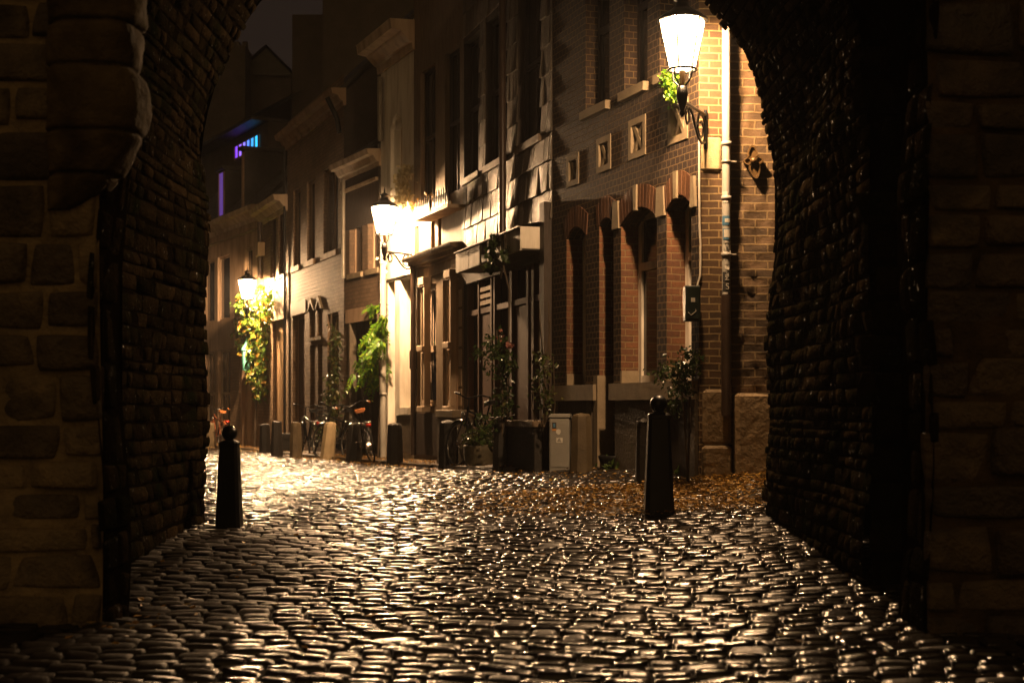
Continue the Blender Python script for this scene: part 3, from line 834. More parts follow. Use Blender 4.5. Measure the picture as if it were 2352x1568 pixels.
# arches: voussoirs and stone blocks
for o in (w1, w2, d3, w4):
    vm = MB(f); a, b, zb, rise = o[0], o[1], o[3], o[4]
    n = max(5, int((b - a) / .065))
    for i in range(n):
        t0 = a - .05 + (b - a + .1) * (i + .1) / n; t1 = a - .05 + (b - a + .1) * (i + .9) / n
        def zz(t): 
            q = (t - a) / (b - a) * 2 - 1
            return zb - rise + rise * (1 - min(1.15, q * q))
        vm.add([vm.P(t0, .012, zz(t0)), vm.P(t1, .012, zz(t1)), vm.P(t1 + (t1 - .5 * (a + b)) * .12, .012, zz(t1) + .25), vm.P(t0 + (t0 - .5 * (a + b)) * .12, .012, zz(t0) + .25),
                vm.P(t0, -.03, zz(t0)), vm.P(t1, -.03, zz(t1)), vm.P(t1 + (t1 - .5 * (a + b)) * .12, -.03, zz(t1) + .25), vm.P(t0 + (t0 - .5 * (a + b)) * .12, -.03, zz(t0) + .25)],
               [(0, 1, 2, 3), (0, 4, 5, 1), (1, 5, 6, 2), (2, 6, 7, 3), (3, 7, 4, 0)])
    ar = vm.build('brick_arch', M['brickarch'], h8)
    km = MB(f); c = .5 * (a + b); zq = zb; cc, ww, hh = c + .04, .042, .25
    km.add([km.P(cc - ww * .8, .03, zb - .03), km.P(cc + ww * .8, .03, zb - .03), km.P(cc + ww, .03, zb + hh), km.P(cc - ww, .03, zb + hh),
            km.P(cc - ww * .8, -.05, zb - .03), km.P(cc + ww * .8, -.05, zb - .03), km.P(cc + ww, -.05, zb + hh), km.P(cc - ww, -.05, zb + hh)],
           [(0, 1, 2, 3), (0, 4, 5, 1), (1, 5, 6, 2), (2, 6, 7, 3), (3, 7, 4, 0)])
    if o is w1 or o is w2: km.build('keystone', M['stonetrim'], ar)
for ua, ub in ((.03, w1[0]), (w1[1], w2[0]), (w2[1], d3[0])):
    sp_ = MB(f); sp_.add([sp_.P(ua + .01, .028, zt - .17), sp_.P(ub - .01, .028, zt - .17), sp_.P(ub - .035, .028, zt + .14), sp_.P(ua + .035, .028, zt + .14),
            sp_.P(ua + .01, -.02, zt - .17), sp_.P(ub - .01, -.02, zt - .17), sp_.P(ub - .035, -.02, zt + .14), sp_.P(ua + .035, -.02, zt + .14)],
           [(0, 1, 2, 3), (0, 4, 5, 1), (1, 5, 6, 2), (2, 6, 7, 3), (3, 7, 4, 0)])
    sp_.build('springer_block', M['stonetrim'], h8)
# continuous sill band, split at the door
mb = MB(f)
mb.box(.02, d3[0] - .02, -.1, .07, zs0 - .19, zs0 - .003); mb.box(d3[1] + .02, L8 - .02, -.1, .07, zs0 - .19, zs0 - .003)
mb.build('sill_band', M['stonetrim'], h8)
mb = MB(f)
for u0, u1 in ((.02, .18), (.95, d3[0] - .12), (d3[1] + .14, d3[1] + .3), (L8 - .25, L8 - .03)):
    mb.box(u0, u1, -.02, .035, ZB, zs0 - .192)
mb.build('plinth', M['plinth'], h8)
mb = MB(f); mb.box(d3[1] - .02, d3[1] + .1, -.2, .03, .4, zs0 + .1); mb.build('door_post', M['stonetrim'], h8)
hm = MB(f); hm.box(.2, .93, -.005, .015, .35, zs0 - .195); hm.build('cellar_hatch', M['woodd'], h8)
hm = MB(f); hm.box(d3[1] + .32, L8 - .27, -.005, .015, .35, zs0 - .195); hm.build('cellar_hatch', M['woodd'], h8)
# carved panels: flush square stone frames with a cut cross in the recess
for c, zc, s_ in panels8:
    bw = .07; q = s_ - bw
    pm = MB(f)
    pm.box(c - s_, c - s_ + bw, -.10, .012, zc - s_, zc + s_); pm.box(c + s_ - bw, c + s_, -.10, .012, zc - s_, zc + s_)
    pm.box(c - s_ + bw, c + s_ - bw, -.10, .011, zc + s_ - bw, zc + s_); pm.box(c - s_ + bw, c + s_ - bw, -.10, .011, zc - s_, zc - s_ + bw)
    for sg in (1, -1):   # the two bars of the cross
        pts = [(-q, -q * sg), (-q + .07, -q * sg), (q, q * sg), (q - .07, q * sg)]
        wf = -.004 if sg > 0 else -.008
        pm.add([pm.P(c + x, wf, zc + z) for x, z in pts] + [pm.P(c + x, -.09, zc + z) for x, z in pts], [(0, 1, 2, 3), (0, 4, 5, 1), (1, 5, 6, 2), (2, 6, 7, 3), (3, 7, 4, 0)])
    kk = pm.build('carved_panel', M['stonetrim'], h8)
    bk = MB(f); bk.face(bk.P(c - q, -.095, zc - q), bk.P(c + q, -.095, zc - q), bk.P(c + q, -.095, zc + q), bk.P(c - q, -.095, zc + q)); bk.build('panel_back', M['plinth'], kk)
body(h8, f, 0, L8, 8.2, 'brickdark', 6.5)
# the gable wall facing the gate: real bricks in light mortar
def Sfront(u, v):
    q = np.stack([FRF.p0.x + FRF.d.x * u + FRF.n.x * 0, FRF.p0.y + FRF.d.y * u, v], -1)
    N = np.zeros_like(q); N[..., 0] = FRF.n.x; N[..., 1] = FRF.n.y
    bul = .012 * np.sin(u * 2.2 + v * 1.7)
    return q + N * bul[..., None], N
LF = FRF.len
upipe = FRF.u(1668)
zpl = 1.28
rr8 = np.random.default_rng(88)
def gable_part(ua, ub, amp, mat, name):
    mb = MB(FRF); nu = max(2, int((ub - ua) / .04)); nz_ = 190; z0, z1 = ZB, 7.4
    n = rr8.normal(0, 1, (nz_ + 1, nu + 1)); n = (n + np.roll(n, 1, 0) + np.roll(n, 1, 1) + np.roll(np.roll(n, 1, 0), 1, 1)) / 2
    rows = []
    for j in range(nz_ + 1):
        z = z0 + (z1 - z0) * j / nz_
        rows.append([FRF.pt(ua + (ub - ua) * i / nu, amp * (n[j, i] if 0 < i < nu else 0) + .012 * math.sin((ua + (ub - ua) * i / nu) * 2.2 + z * 1.7) * (1 if i < nu or ub < LF - .01 else 0), z) for i in range(nu + 1)])
    mb.smooth = True; mb.loft(rows, False)
    return mb.build(name, M[mat], h8)
gable_part(upipe, LF, .0015, 'gable', 'gable_wall')
gable_part(-.05, upipe, .008, 'gableold', 'rubble_gable')
# plinth stones
pm = MB(FRF)
for ua, ub, za, zb, o_ in ((FRF.u(1678), FRF.u(1612), ZB, .72, .10), (FRF.u(1676), FRF.u(1614), .73, zpl, .06), (FRF.u(1775), FRF.u(1683), .2, zpl - .04, .16)):
    a, b = sorted((ua, ub))
    pm.cbox(a, b, -.05, o_, za, zb, .03, .012)
pm.build('plinth_stone', M['plinthstone'], h8)
# patch of render behind the bracket
rp = MB(FRF); a, b = sorted((FRF.u(1655), FRF.u(1612)))
rp.cbox(a, b, -.02, .016, 3.46, 3.80, .02, .012); rp.build('render_patch', M['mortar'], h8)
# pvc downpipe with stickers
wp = .105
X = FRF.pt(FRF.u(1668, wp), wp, 0)
zj = FRF.z(1668, 455, wp); zl = FRF.z(1668, 690, wp); ze = FRF.z(1668, 955, wp)
dp = pipe(h8, [(X.x, X.y, 7.2), (X.x, X.y, zl)], .042, 'pvc', 'downpipe', [(X.x, X.y, zj), (X.x, X.y, FRF.z(1668, 330, wp)), (X.x, X.y, FRF.z(1668, 585, wp))])
mb = MB(); mb.tube([(X.x, X.y, zl + .06), (X.x, X.y, ze)], .05, 12); mb.build('iron_foot', M['pipebrown'], dp)
bm = MB()
for y_ in (372, 585):
    z_ = FRF.z(1668, y_, wp); bm.lathe([(.043, -.012), (.05, -.012), (.05, .012), (.043, .012)], (X.x, X.y, z_), 12)
    bm.tube([(X.x + .04, X.y, z_), (X.x + .1, X.y + .01, z_)], .012, 6)
    bm.build('pipe_clamp', M['zinc'], dp); bm = MB()
def sticker(y0, y1, mat, a0=-1.2, a1=.9, r=.0445, name='sticker', inner=None):
    z0, z1 = FRF.z(1668, y1, wp), FRF.z(1668, y0, wp)
    mb = MB(); n = 8
    P_ = [[(X.x + r * math.sin(a0 + (a1 - a0) * i / n), X.y - r * math.cos(a0 + (a1 - a0) * i / n), z) for i in range(n + 1)] for z in (z0, z1)]
    mb.loft(P_, False); return mb.build(name, M[mat], dp)
sticker(497, 518, 'stkblue'); sticker(503, 512, 'stkwhite', -.45, .75, .0455); sticker(526, 551, 'stkblue', -.95, 1.2); sticker(528, 546, 'stkwhite', -.7, 1.2, .0455)
sticker(441, 466, 'stkwhite', -1.3, .3)
for yc, rad in ((571, 13), (614, 6)):
    mb = MB(); z_ = FRF.z(1668, yc, wp); rr = rad / FOC * 14.1
    mb.face(*[(X.x + .0455 * math.sin(rr / .0455 * math.cos(t) + .1), X.y - .0455 * math.cos(rr / .0455 * math.cos(t) + .1), z_ + rr * math.sin(t)) for t in np.linspace(0, 2 * math.pi, 20, endpoint=False)])
    mb.build('sticker', M['stkwhite'], dp)
sticker(625, 648, 'stkdark', -1.0, .9); sticker(651, 668, 'stkdark', -1.0, .9); sticker(672, 688, 'stkwhite', -.8, .2); sticker(672, 688, 'stkdark', .2, .9)
def text_mesh(txt, size, name, mat, par, loc, rot, sx=1.0):
    cu = bpy.data.curves.new(name, 'FONT'); cu.body = txt; cu.size = size; cu.align_x = 'CENTER'; cu.align_y = 'CENTER'; cu.extrude = .001
    ob = bpy.data.objects.new(name, cu); COL.objects.link(ob)
    dg = bpy.context.evaluated_depsgraph_get()
    me = bpy.data.meshes.new_from_object(ob.evaluated_get(dg))
    bpy.data.objects.remove(ob)
    me.transform(Matrix.Translation(Vector(loc)) @ rot @ Matrix.Diagonal((sx, 1, 1, 1)))
    return finish(name, me, M[mat], par)
for txt, yc, sz in (('S', 659, .085), ('Mk', 636, .06)):
    text_mesh(txt, sz, 'lettering', 'stkwhite', dp, (X.x + .005, X.y - .0475, FRF.z(1668, yc, wp)), Matrix.Rotation(R(90), 4, 'X') if txt == 'S' else Matrix.Rotation(R(90), 4, 'X') @ Matrix.Rotation(R(90), 4, 'Z'))
text_mesh('R', .05, 'lettering', 'stkdark', dp, (X.x + .004, X.y - .047, FRF.z(1668, 571, wp)), Matrix.Rotation(R(90), 4, 'X'))

# wall anchor of iron: four petals round a boss
wa = empty('wall_anchor', tuple(FRF.pt(FRF.u(1727), .03, FRF.z(1727, 415))), 'forged fleur shaped iron wall anchor on the rubble brick gable', 'wall anchor')
for name, ang, ln, wd in (('petal', 95, .16, .085), ('petal', -80, .18, .09), ('petal', 5, .10, .07), ('petal', 182, .10, .07)):
    mb = MB(); c = FRF.pt(FRF.u(1727), .05, FRF.z(1727, 372)); n = 16
    def pet(t, k, oz):
        a = t * 2 * math.pi; x = ln * .5 + ln * .5 * math.cos(a) * k; y = wd * .5 * math.sin(a) * k * (1.2 - .4 * math.cos(a))
        ca, sa = math.cos(R(ang)), math.sin(R(ang))
        return c + Vector((x * ca - y * sa, -oz, x * sa + y * ca))
    rings = [[pet(i / n, 1, -.03) for i in range(n)], [pet(i / n, 1, .02) for i in range(n)], [pet(i / n, .72, .02) for i in range(n)], [pet(i / n, .68, .0) for i in range(n)]]
    mb.loft(rings, True, True); mb.build(name, M['gold'], wa)
mb = MB(); mb.lathe([(.0, -.03), (.03, -.02), (.035, .0), (.03, .02), (.0, .03)], c + Vector((0, -.03, 0)), 12); mb.build('boss', M['gold'], wa)

# meter box on the corner and the conduit from the lamp
mbx = empty('meter_box', tuple(FR8.pt(.03, .2, FR8.z(1590, 739, .2))), 'dark green electric box with torn stickers on the brick corner', 'electric box')
bx = MB(FRF); a, b = sorted((FRF.u(1608, .1), FRF.u(1573, .1))); z0, z1 = FRF.z(1590, 738, .1), FRF.z(1590, 656, .1)
bx.cbox(a, b, .0, .13, z0, z1, .01); bx.build('case', M['boxgreen'], mbx)
bx = MB(FRF); bx.box(a + .02, b - .015, .131, .14, z0 + .03, z1 - .03); bx.build('door', M['boxgreen'], mbx)
bx = MB(FRF); bx.box(a + .06, a + .1, .141, .142, z0 + .19, z0 + .23); bx.build('sticker', M['stkwhite'], mbx)
bx = MB(FRF)
for (x0, y0), (x1, y1) in (((.05, .1), (.1, .06)), ((.1, .06), (.13, .09)), ((.05, .1), (.055, .12))):
    bx.tube([bx.P(a + x0, .142, z0 + y0), bx.P(a + x1, .142, z0 + y1)], .004, 5)
bx.build('torn_sticker', M['stkwhite'], mbx)
cd = MB(FRF); q = lambda px, py: FRF.pt(FRF.u(px, .02), .02, FRF.z(px, py, .02))
cd.tube([q(1606, 305), q(1606, 420), q(1607, 520), q(1609, 560), q(1609, 632), q(1603, 650), q(1600, 668)], .011, 8)
tag(cd.build('cable_conduit', M['white']), 'thin pale cable conduit running from the lamp bracket down to the electric box', 'conduit')

# ================================================================== house 7 : slate hung house with shop canopy
h7 = house('slate_house', FR7, 'slate hung house with a white shop canopy beside the brick house')
f = FR7; L7 = f.len
shop = f.rect(1056, 1254, 620, 1050); shop[2] = .25; shop[3] = 3.0
ops7 = [f.rect(1066, 1103, -300, 392), f.rect(1116, 1166, -300, 366), f.rect(1190, 1244, -300, 338)]
zu7 = sum(o[2] for o in ops7) / 3
for o in ops7: o[2] = zu7; o[3] = zu7 + 2.1
mb = MB(f); wall_mesh(mb, f, 0, L7, ZB, 9.3, ops7 + [shop + [.16] if False else shop], .16); mb.build('wall', M['woodd'], h7)
for o in ops7:
    wd = window(h7, f, o, -.1, .06, 2, 2, 'woodd', 'glass')
    sl = sills(wd, f, o, .1, .05, 'wood', .02)
# slate courses
def S7(u, v):
    P = np.stack([f.p0.x + f.d.x * u, f.p0.y + f.d.y * u, v], -1) + np.array([f.n.x, f.n.y, 0]) * .012
    N = np.zeros_like(P); N[..., 0] = f.n.x; N[..., 1] = f.n.y; return P, N
tm = MB(f); rr = random.Random(5)
ztile0 = 3.48; rowh = .37
z = ztile0; row = 0
blocked = [(o[0], o[1], o[2] - .1, o[3]) for o in ops7]
while z < 9.2:
    u = -.1 + (row % 2) * .1
    while u < L7:
        w_ = rr.uniform(.17, .26); a, b = max(u, .02), min(u + w_ - .018, L7 - .02); u += w_
        if b - a < .03: continue
        za, zb = z, z + rowh + .03
        segs = [(a, b)]
        for (x0, x1, y0, y1) in blocked:
            if y0 < za + rowh * .6 and y1 > za:
                ns = []
                for s0, s1 in segs:
                    if s1 <= x0 or s0 >= x1: ns.append((s0, s1)); continue
                    if s0 < x0 - .02: ns.append((s0, x0 - .005))
                    if s1 > x1 + .02: ns.append((x1 + .005, s1))
                segs = ns
        for s0, s1 in segs:
            t = .028 + rr.uniform(-.012, .012); dz = rr.uniform(-.008, .008)
            for (x0, x1, y0, y1) in blocked:
                pass
            zt_ = min(zb, min([y0 for x0, x1, y0, y1 in blocked if x0 < .5 * (s0 + s1) < x1 and y0 > za] + [99]))
            tm.add([tm.P(s0, t, za + dz), tm.P(s1, t + rr.uniform(-.003, .003), za + dz), tm.P(s1, .004, zt_), tm.P(s0, .004, zt_), tm.P(s0, .001, za + dz), tm.P(s1, .001, za + dz)],
                   [(0, 1, 2, 3), (0, 4, 5, 1), (0, 3, 4), (1, 5, 2)])
    z += rowh; row += 1
tm.build('slate_cladding', M['slate'], h7)
# canopy
w_ = .36
ua, ub = f.u(1194, w_), f.u(1047, w_)
zt7, zb7 = f.z(1194, 520, w_), f.z(1194, 574, w_)
cm = MB(f)
gaps = [(f.u(1194, w_), f.u(1157, w_)), (f.u(1150, w_), f.u(1119, w_)), (f.u(1101, w_), f.u(1077, w_)), (f.u(1076, w_), f.u(1047, w_))]
for a, b in gaps: cm.box(a, b, w_ - .03, w_, zb7, zt7); cm.build('canopy_fascia', M['white'], h7); cm = MB(f)
cm.box(ua - .02, ua - .001, .0, w_, zb7 + .02, zt7)
cm.build('canopy_end', M['white'], h7)
cm = MB(f); cm.box(ua, ub, .0, w_ - .031, zt7 - .03, zt7 - .005); cm.box(ua, ub, .0, w_ - .031, zb7 + .002, zb7 + .03); cm.build('canopy_deck', M['woodd'], h7)
cm = MB(f)
cm.face(cm.P(ua - .03, -.01, zt7 + .09), cm.P(ub, -.01, zt7 + .09), cm.P(ub, w_ + .03, zt7 + .005), cm.P(ua - .03, w_ + .03, zt7 + .005))
cm.box(ua - .03, ub, w_ + .0, w_ + .035, zt7 - .012, zt7 + .004)
cm.build('canopy_flashing', M['zinc'], h7)
pm = MB(f); pm.box(f.u(1267), f.u(1256), .0, .1, ZB, zt7 + .3); pm.build('corner_post', M['woodd'], h7)
# shopfront joinery
for pa, pb, zlo, zo in ((1262, 1256, .45, .02), (1055, 1047, .3, .01)):
    jw = MB(f); jw.box(f.u(pa, .0), f.u(pb, .0), .0, .045, zlo, zb7 + zo); jw.build('shopfront_post', M['tan'], h7)
wn = MB(f)
for px, t in ((1240, .03), (1218, .05), (1206, .04), (1168, .05), (1130, .03), (1123, .03), (1094, .03), (1070, .04)):
    u_ = f.u(px); wn.box(u_ - t, u_ + t, -.12, -.03, .35, 3.0)
wn.box(shop[0], shop[1], -.11, -.04, .25, .8); wn.box(shop[0], shop[1], -.115, -.045, 2.5, 2.58)
wn.build('shopfront_mullions', M['doorbrown'], h7)
pn = MB(f); pn.face(pn.P(shop[0], -.13, .2), pn.P(shop[1], -.13, .2), pn.P(shop[1], -.13, 3.0), pn.P(shop[0], -.13, 3.0)); pn.build('shop_pane', M['glass'], h7)
for pa, pb in ((1232, 1242), (1175, 1203), (1098, 1121), (1058, 1068)):
    a, b = sorted((f.u(pa), f.u(pb)))
    pb_ = MB(f); pb_.box(a, b, -.1, -.06, .82, 2.48); pb_.build('shop_panel', M['doorbrown'], h7)
# stacked small signs in the fanlight
sg = MB(f); a, b = sorted((f.u(1124), f.u(1098)))
for k in range(3): sg.box(a, b, -.05, -.03, 2.62 + k * .1, 2.68 + k * .1)
sg.build('fanlight_louver', M['cream'], h7)
qm = MB(f)   # stone quoins on the far shop jamb
for k in range(8): qm.box(f.u(1062), f.u(1056), -.0, .02, .5 + k * .31, .5 + k * .31 + .27)
qm.build('jamb_stones', M['cream'], h7)
body(h7, f, 0, L7, 9.3, 'woodd', 6.5)
pipe(h7, [tuple(f.pt(f.u(1154, .1), .1, 9.0)), tuple(f.pt(f.u(1154, .1), .1, zt7 - .1))], .05, 'pipebrown')

# ================================================================== house 6 : timber fronted house
h6 = house('timber_house', FR6, 'timber fronted house with a flower ledge and white casements beside the second lamp')
f = FR6; L6 = f.len
o1 = f.rect(958, 1002, 655, 1040); o2 = f.rect(1017, 1053, 655, 1040)
zo1 = f.z(980, 655); 
for o in (o1, o2): o[2] = 1.12; o[3] = zo1
fz = [f.rect(952, 962, 510, 586), f.rect(990, 999, 520, 575), f.rect(1006, 1014, 515, 570)]
up = [f.rect(966, 1000, 150, 470), f.rect(1022, 1056, 90, 450)]
for o in up: o[2] = up[0][2]; o[3] = o[2] + 2.3
zf = fz[0][2]
for o in fz: o[2] = zf + .02; o[3] = zf + .5
mb = MB(f); wall_mesh(mb, f, 0, L6, ZB, 9.6, [o1, o2] + fz + up, .14); mb.build('wall', M['wood'], h6)
for o in (o1, o2): window(h6, f, o, -.05, .1, 1, 2, 'cream', 'glass', curtain=True, transom=o[2] + .95)
for o in fz: window(h6, f, o, -.06, .03, 1, 1, 'woodd', 'glass')
for o in up: window(h6, f, o, -.08, .06, 2, 2, 'woodd', 'glass')
# projecting white sill blocks of the casements
sb = MB(f)
for px, w0 in ((982, 0), (1042, 0)):
    for z0 in (1.02, 2.03):
        u_ = f.u(px); sb.cbox(u_ - .2, u_ + .12, .0, .16, z0, z0 + .1, .012)
    u_ = f.u(px); sb.box(u_ - .2, u_ - .14, .01, .12, 1.12, zo1 + .06)
    sb.box(u_ - .2, u_ + .1, .0, .14, zo1 + .0, zo1 + .12)
sb.build('casement_surround', M['cream'], h6)
zb6 = f.z(1010, 585)
cornice(h6, f, .0, L6 - .03, zb6 + .07, .2, .2, 'wood', 'shop_cornice')
pk = MB(f)
for k in range(9):
    a = .05 + (L6 - .1) * k / 9; pk.box(a, a + (L6 - .1) / 9 - .012, .0, .02, zo1 + .13, zb6 - .14)
pk.build('frieze_boards', M['wood'], h6)
pk = MB(f); pk.box(.05, L6 - .05, .0, .03, .3, 1.0); pk.build('stall_riser', M['woodd'], h6)
body(h6, f, 0, L6, 9.6, 'woodd', 6.5)
pipe(h6, [tuple(f.pt(f.u(949, .07), .07, zb6 - .05)), tuple(f.pt(f.u(949, .07), .07, .28))], .045, 'pipebrown')
# ledge with railing = flower box
fb = empty('flower_box', tuple(f.pt(f.u(985, .2), .2, f.z(985, 496, .2))), 'flower ledge with a row of dark spikes above the timber shop front', 'flower box')
a, b = f.u(1028, .3), f.u(951, .3)
zl0 = f.z(985, 500, .2)
lm = MB(f); lm.box(a, b, -.005, .3, zl0, zl0 + .05); lm.build('ledge', M['cream'], fb)
lm = MB(f); lm.box(a + .03, b - .03, .24, .27, zl0 + .052, zl0 + .1); lm.build('rail', M['white'], fb)
n = 15
for k in range(n):
    if 6.2 < k < 7.5: continue
    u_ = a + .06 + (b - a - .12) * k / (n - 1); p = f.pt(u_, .27, zl0 + .06)
    sm_ = MB(); sm_.lathe([(.022, 0), (.026, .1), (.024, .17), (.01, .2), (.012, .24), (.004, .29)], p, 8); sm_.build('spike', M['bollard'], fb)

# ================================================================== house 5 : white house
h5 = house('white_house', FR5, 'tall white painted house lit by the second lamp')
f = FR5; L5 = f.len
d5 = f.rect(891, 907, 645, 1046); w5 = f.rect(918, 944, 640, 936); d5[2] = .25
za5 = .5 * (d5[3] + w5[3]); d5[3] = w5[3] = za5
n5 = f.rect(897, 924, 262, 470, rise=.22)
mb = MB(f); wall_mesh(mb, f, 0, L5, ZB, 7.9, [d5, w5, n5], .3); mb.build('wall', M['white'], h5)
door(h5, f, d5, -.27, 'cream', 3, 'white')
wd = window(h5, f, w5, -.25, .06, 2, 2, 'white', 'glass', transom=w5[2] + 1.55)
sills(wd, f, w5, .12, .06, 'white', .03)
window(h5, f, n5, -.2, .05, 2, 3, 'cream', 'glass')
zc5 = f.z(885, 100)
cornice(h5, f, -.05, L5 + .1, zc5, .42, .5, 'cream')
profile_run(h5, 'string_course', f, .0, L5, [(0, za5 + 1.0), (.05, za5 + 1.03), (.06, za5 + 1.12), (0, za5 + 1.15)], 'white')
profile_run(h5, 'lintel_board', f, .02, L5 - .02, [(.0, za5 + .04), (.03, za5 + .045), (.03, za5 + .3), (0, za5 + .305)], 'white')
pm = MB(f); pm.box(w5[0] - .12, w5[1] + .1, .0, .03, .3, w5[2] - .14); pm.build('panelled_plinth', M['plinth'], h5)
body(h5, f, 0, L5, zc5 - .02, 'white', 6.5, backmat='bgwall')
pipe(h5, [tuple(f.pt(f.u(873, .08), .08, f.z(873, 185))), tuple(f.pt(f.u(873, .08), .08, f.z(873, 330)))], .05, 'zinc')
dp5 = pipe(h5, [tuple(f.pt(f.u(880, .14), .14, f.z(880, 545))), tuple(f.pt(f.u(880, .14), .14, .2))], .055, 'pvc', 'downpipe', [tuple(f.pt(f.u(880, .14), .14, f.z(880, 905))), tuple(f.pt(f.u(880, .14), .14, f.z(880, 610)))])
# small black letter box
lb = MB(f); u_ = f.u(949, .06); lb.cbox(u_ - .06, u_ + .12, .0, .09, f.z(947, 848), f.z(947, 805), .01); lb.build('letter_box', M['iron'], h5)
st = MB(f); u_ = f.u(901, .02); st.box(w5[0] - .0, w5[0] + .02, 0, .0, 0, 0) if False else None

# ================================================================== house 4 : low house with wide eaves
h4 = house('eaved_house', FR4, 'low brick house with a broad pale eaves board next to the white house')
f = FR4; L4 = f.len
wA = f.rect(803, 832, 527, 632); wB = f.rect(845, 870, 515, 612); dk = f.rect(800, 872, 735, 1050)
wA[2] = wB[2] = .5 * (wA[2] + wB[2]); wA[3] = wB[3] = wA[2] + 1.05
dk[2] = .22
pan = f.rect(797, 866, 392, 505)
mb = MB(f); wall_mesh(mb, f, 0, L4, ZB, f.z(830, 355), [wA, wB, dk], .2); mb.build('wall', M['brickdark'], h4)
for o in (wA, wB): 
    wd = window(h4, f, o, -.1, .035, 2, 1, 'tan', 'glass'); sills(wd, f, o, .1, .05, 'stonetrim', .04)
gd = MB(f)
gd.box(dk[0], dk[1], -.2, -.15, dk[2], dk[3])
for k in range(5):
    u_ = dk[0] + (dk[1] - dk[0]) * k / 4; gd.box(u_ - .05, u_ + .05, -.149, -.1, dk[2], dk[3])
gd.build('garage_door', M['woodd'], h4)
lt = MB(f); lt.box(dk[0] - .1, dk[1] + .1, .0, .03, dk[3] - .02, dk[3] + .25); lt.build('lintel', M['tan'], h4)
pp = MB(f); pp.box(dk[1] - .19, dk[1] - .1, -.1, .04, .25, dk[3] - .022); pp.build('door_jamb', M['plinth'], h4)
z4 = f.z(862, 333, .26)
cornice(h4, f, -.02, L4 + .1, z4, .26, .3, 'cream')
em = MB(f); em.box(.03, L4 - .02, .0, .03, z4 - 1.3, z4 - .31); em.build('eaves_panel', M['woodd'], h4)
em = MB(f); em.box(.05, L4 - .02, .0, .09, z4 - .56, z4 - .5); em.build('eaves_moulding', M['cream'], h4)
body(h4, f, 0, L4, z4 - .02, 'brickdark', 6, 35)
pipe(h4, [tuple(f.pt(L4 - .25, .1, z4 - .3)), tuple(f.pt(L4 - .25, .1, f.z(795, 640)))], .04, 'zinc')

# ================================================================== house 3 : tall pale brick house
h3 = house('pale_brick_house', FR3, 'tall pale brick house with a sloping verge and small twin windows')
f = FR3; L3 = f.len
d3b = f.rect(672, 700, 722, 1040); tw = [f.rect(711, 724, 706, 776), f.rect(729, 741, 694, 772)]; lw = [f.rect(712, 724, 792, 1000), f.rect(730, 741, 790, 1000)]; rw = f.rect(752, 778, 718, 985)
uw = [f.rect(674, 690, 470, 612), f.rect(705, 724, 440, 598), f.rect(743, 776, 392, 586)]
d3b[2] = .2
for o in uw: o[2] = uw[1][2]; o[3] = o[2] + 1.75
for o in tw: o[2] = tw[0][2]; o[3] = o[2] + .6
for o in lw: o[2] = .7; o[3] = lw[0][3]
mb = MB(f); wall_mesh(mb, f, 0, L3, ZB, f.z(700, 248), [d3b] + tw + lw + [rw] + uw, .18); mb.build('wall', M['brickgrey'], h3)
door(h3, f, d3b, -.14, 'doorbrown', 3, 'tan', .09)
lt = MB(f); lt.box(d3b[0] - .15, d3b[1] + .15, .0, .02, d3b[3] + .0, d3b[3] + .28); lt.build('lintel', M['plinth'], h3)
for o in tw:
    wd = window(h3, f, o, -.08, .04, 1, 1, 'tan', 'glass'); sills(wd, f, o, .07, .05, 'stonetrim', .01)
    g_ = MB(f); c_ = .5 * (o[0] + o[1]); hw = .5 * (o[1] - o[0]) + .06
    for s_ in (-1, 1):
        g_.add([g_.P(c_, .05, o[3] + .26), g_.P(c_ + s_ * hw, .05, o[3] - .02), g_.P(c_ + s_ * (hw - .06), .05, o[3] - .02), g_.P(c_, .05, o[3] + .15),
                g_.P(c_, .0, o[3] + .26), g_.P(c_ + s_ * hw, .0, o[3] - .02), g_.P(c_ + s_ * (hw - .06), .0, o[3] - .02), g_.P(c_, .0, o[3] + .15)], [(0, 1, 2, 3), (0, 4, 5, 1), (1, 5, 6, 2), (2, 6, 7, 3)])
    g_.build('gable_hood', M['stonetrim'], wd)
for o in lw: window(h3, f, o, -.1, .04, 1, 2, 'tan', 'glass')
window(h3, f, rw, -.08, .05, 2, 1, 'tan', 'glass')
for o in uw:
    wd = window(h3, f, o, -.08, .06, 2, 1, 'tan', 'glass'); sills(wd, f, o, .12, .06, 'tan', .06)
z3 = f.z(700, 252, .35)
cornice(h3, f, -.1, L3 + .1, z3 + .05, .26, .32, 'tan', 'eaves_gutter')
body(h3, f, 0, L3, z3, 'brickgrey', 6, 45)
pipe(h3, [tuple(f.pt(.15, .3, z3 - .1)), tuple(f.pt(.1, .12, z3 - .5)), tuple(f.pt(.05, .08, z3 - .8))], .05, 'iron')
pipe(h3, [tuple(f.pt(L3 + .02, .06, z3 - .3)), tuple(f.pt(L3 + .02, .06, .2))], .03, 'iron', 'rain_pipe')

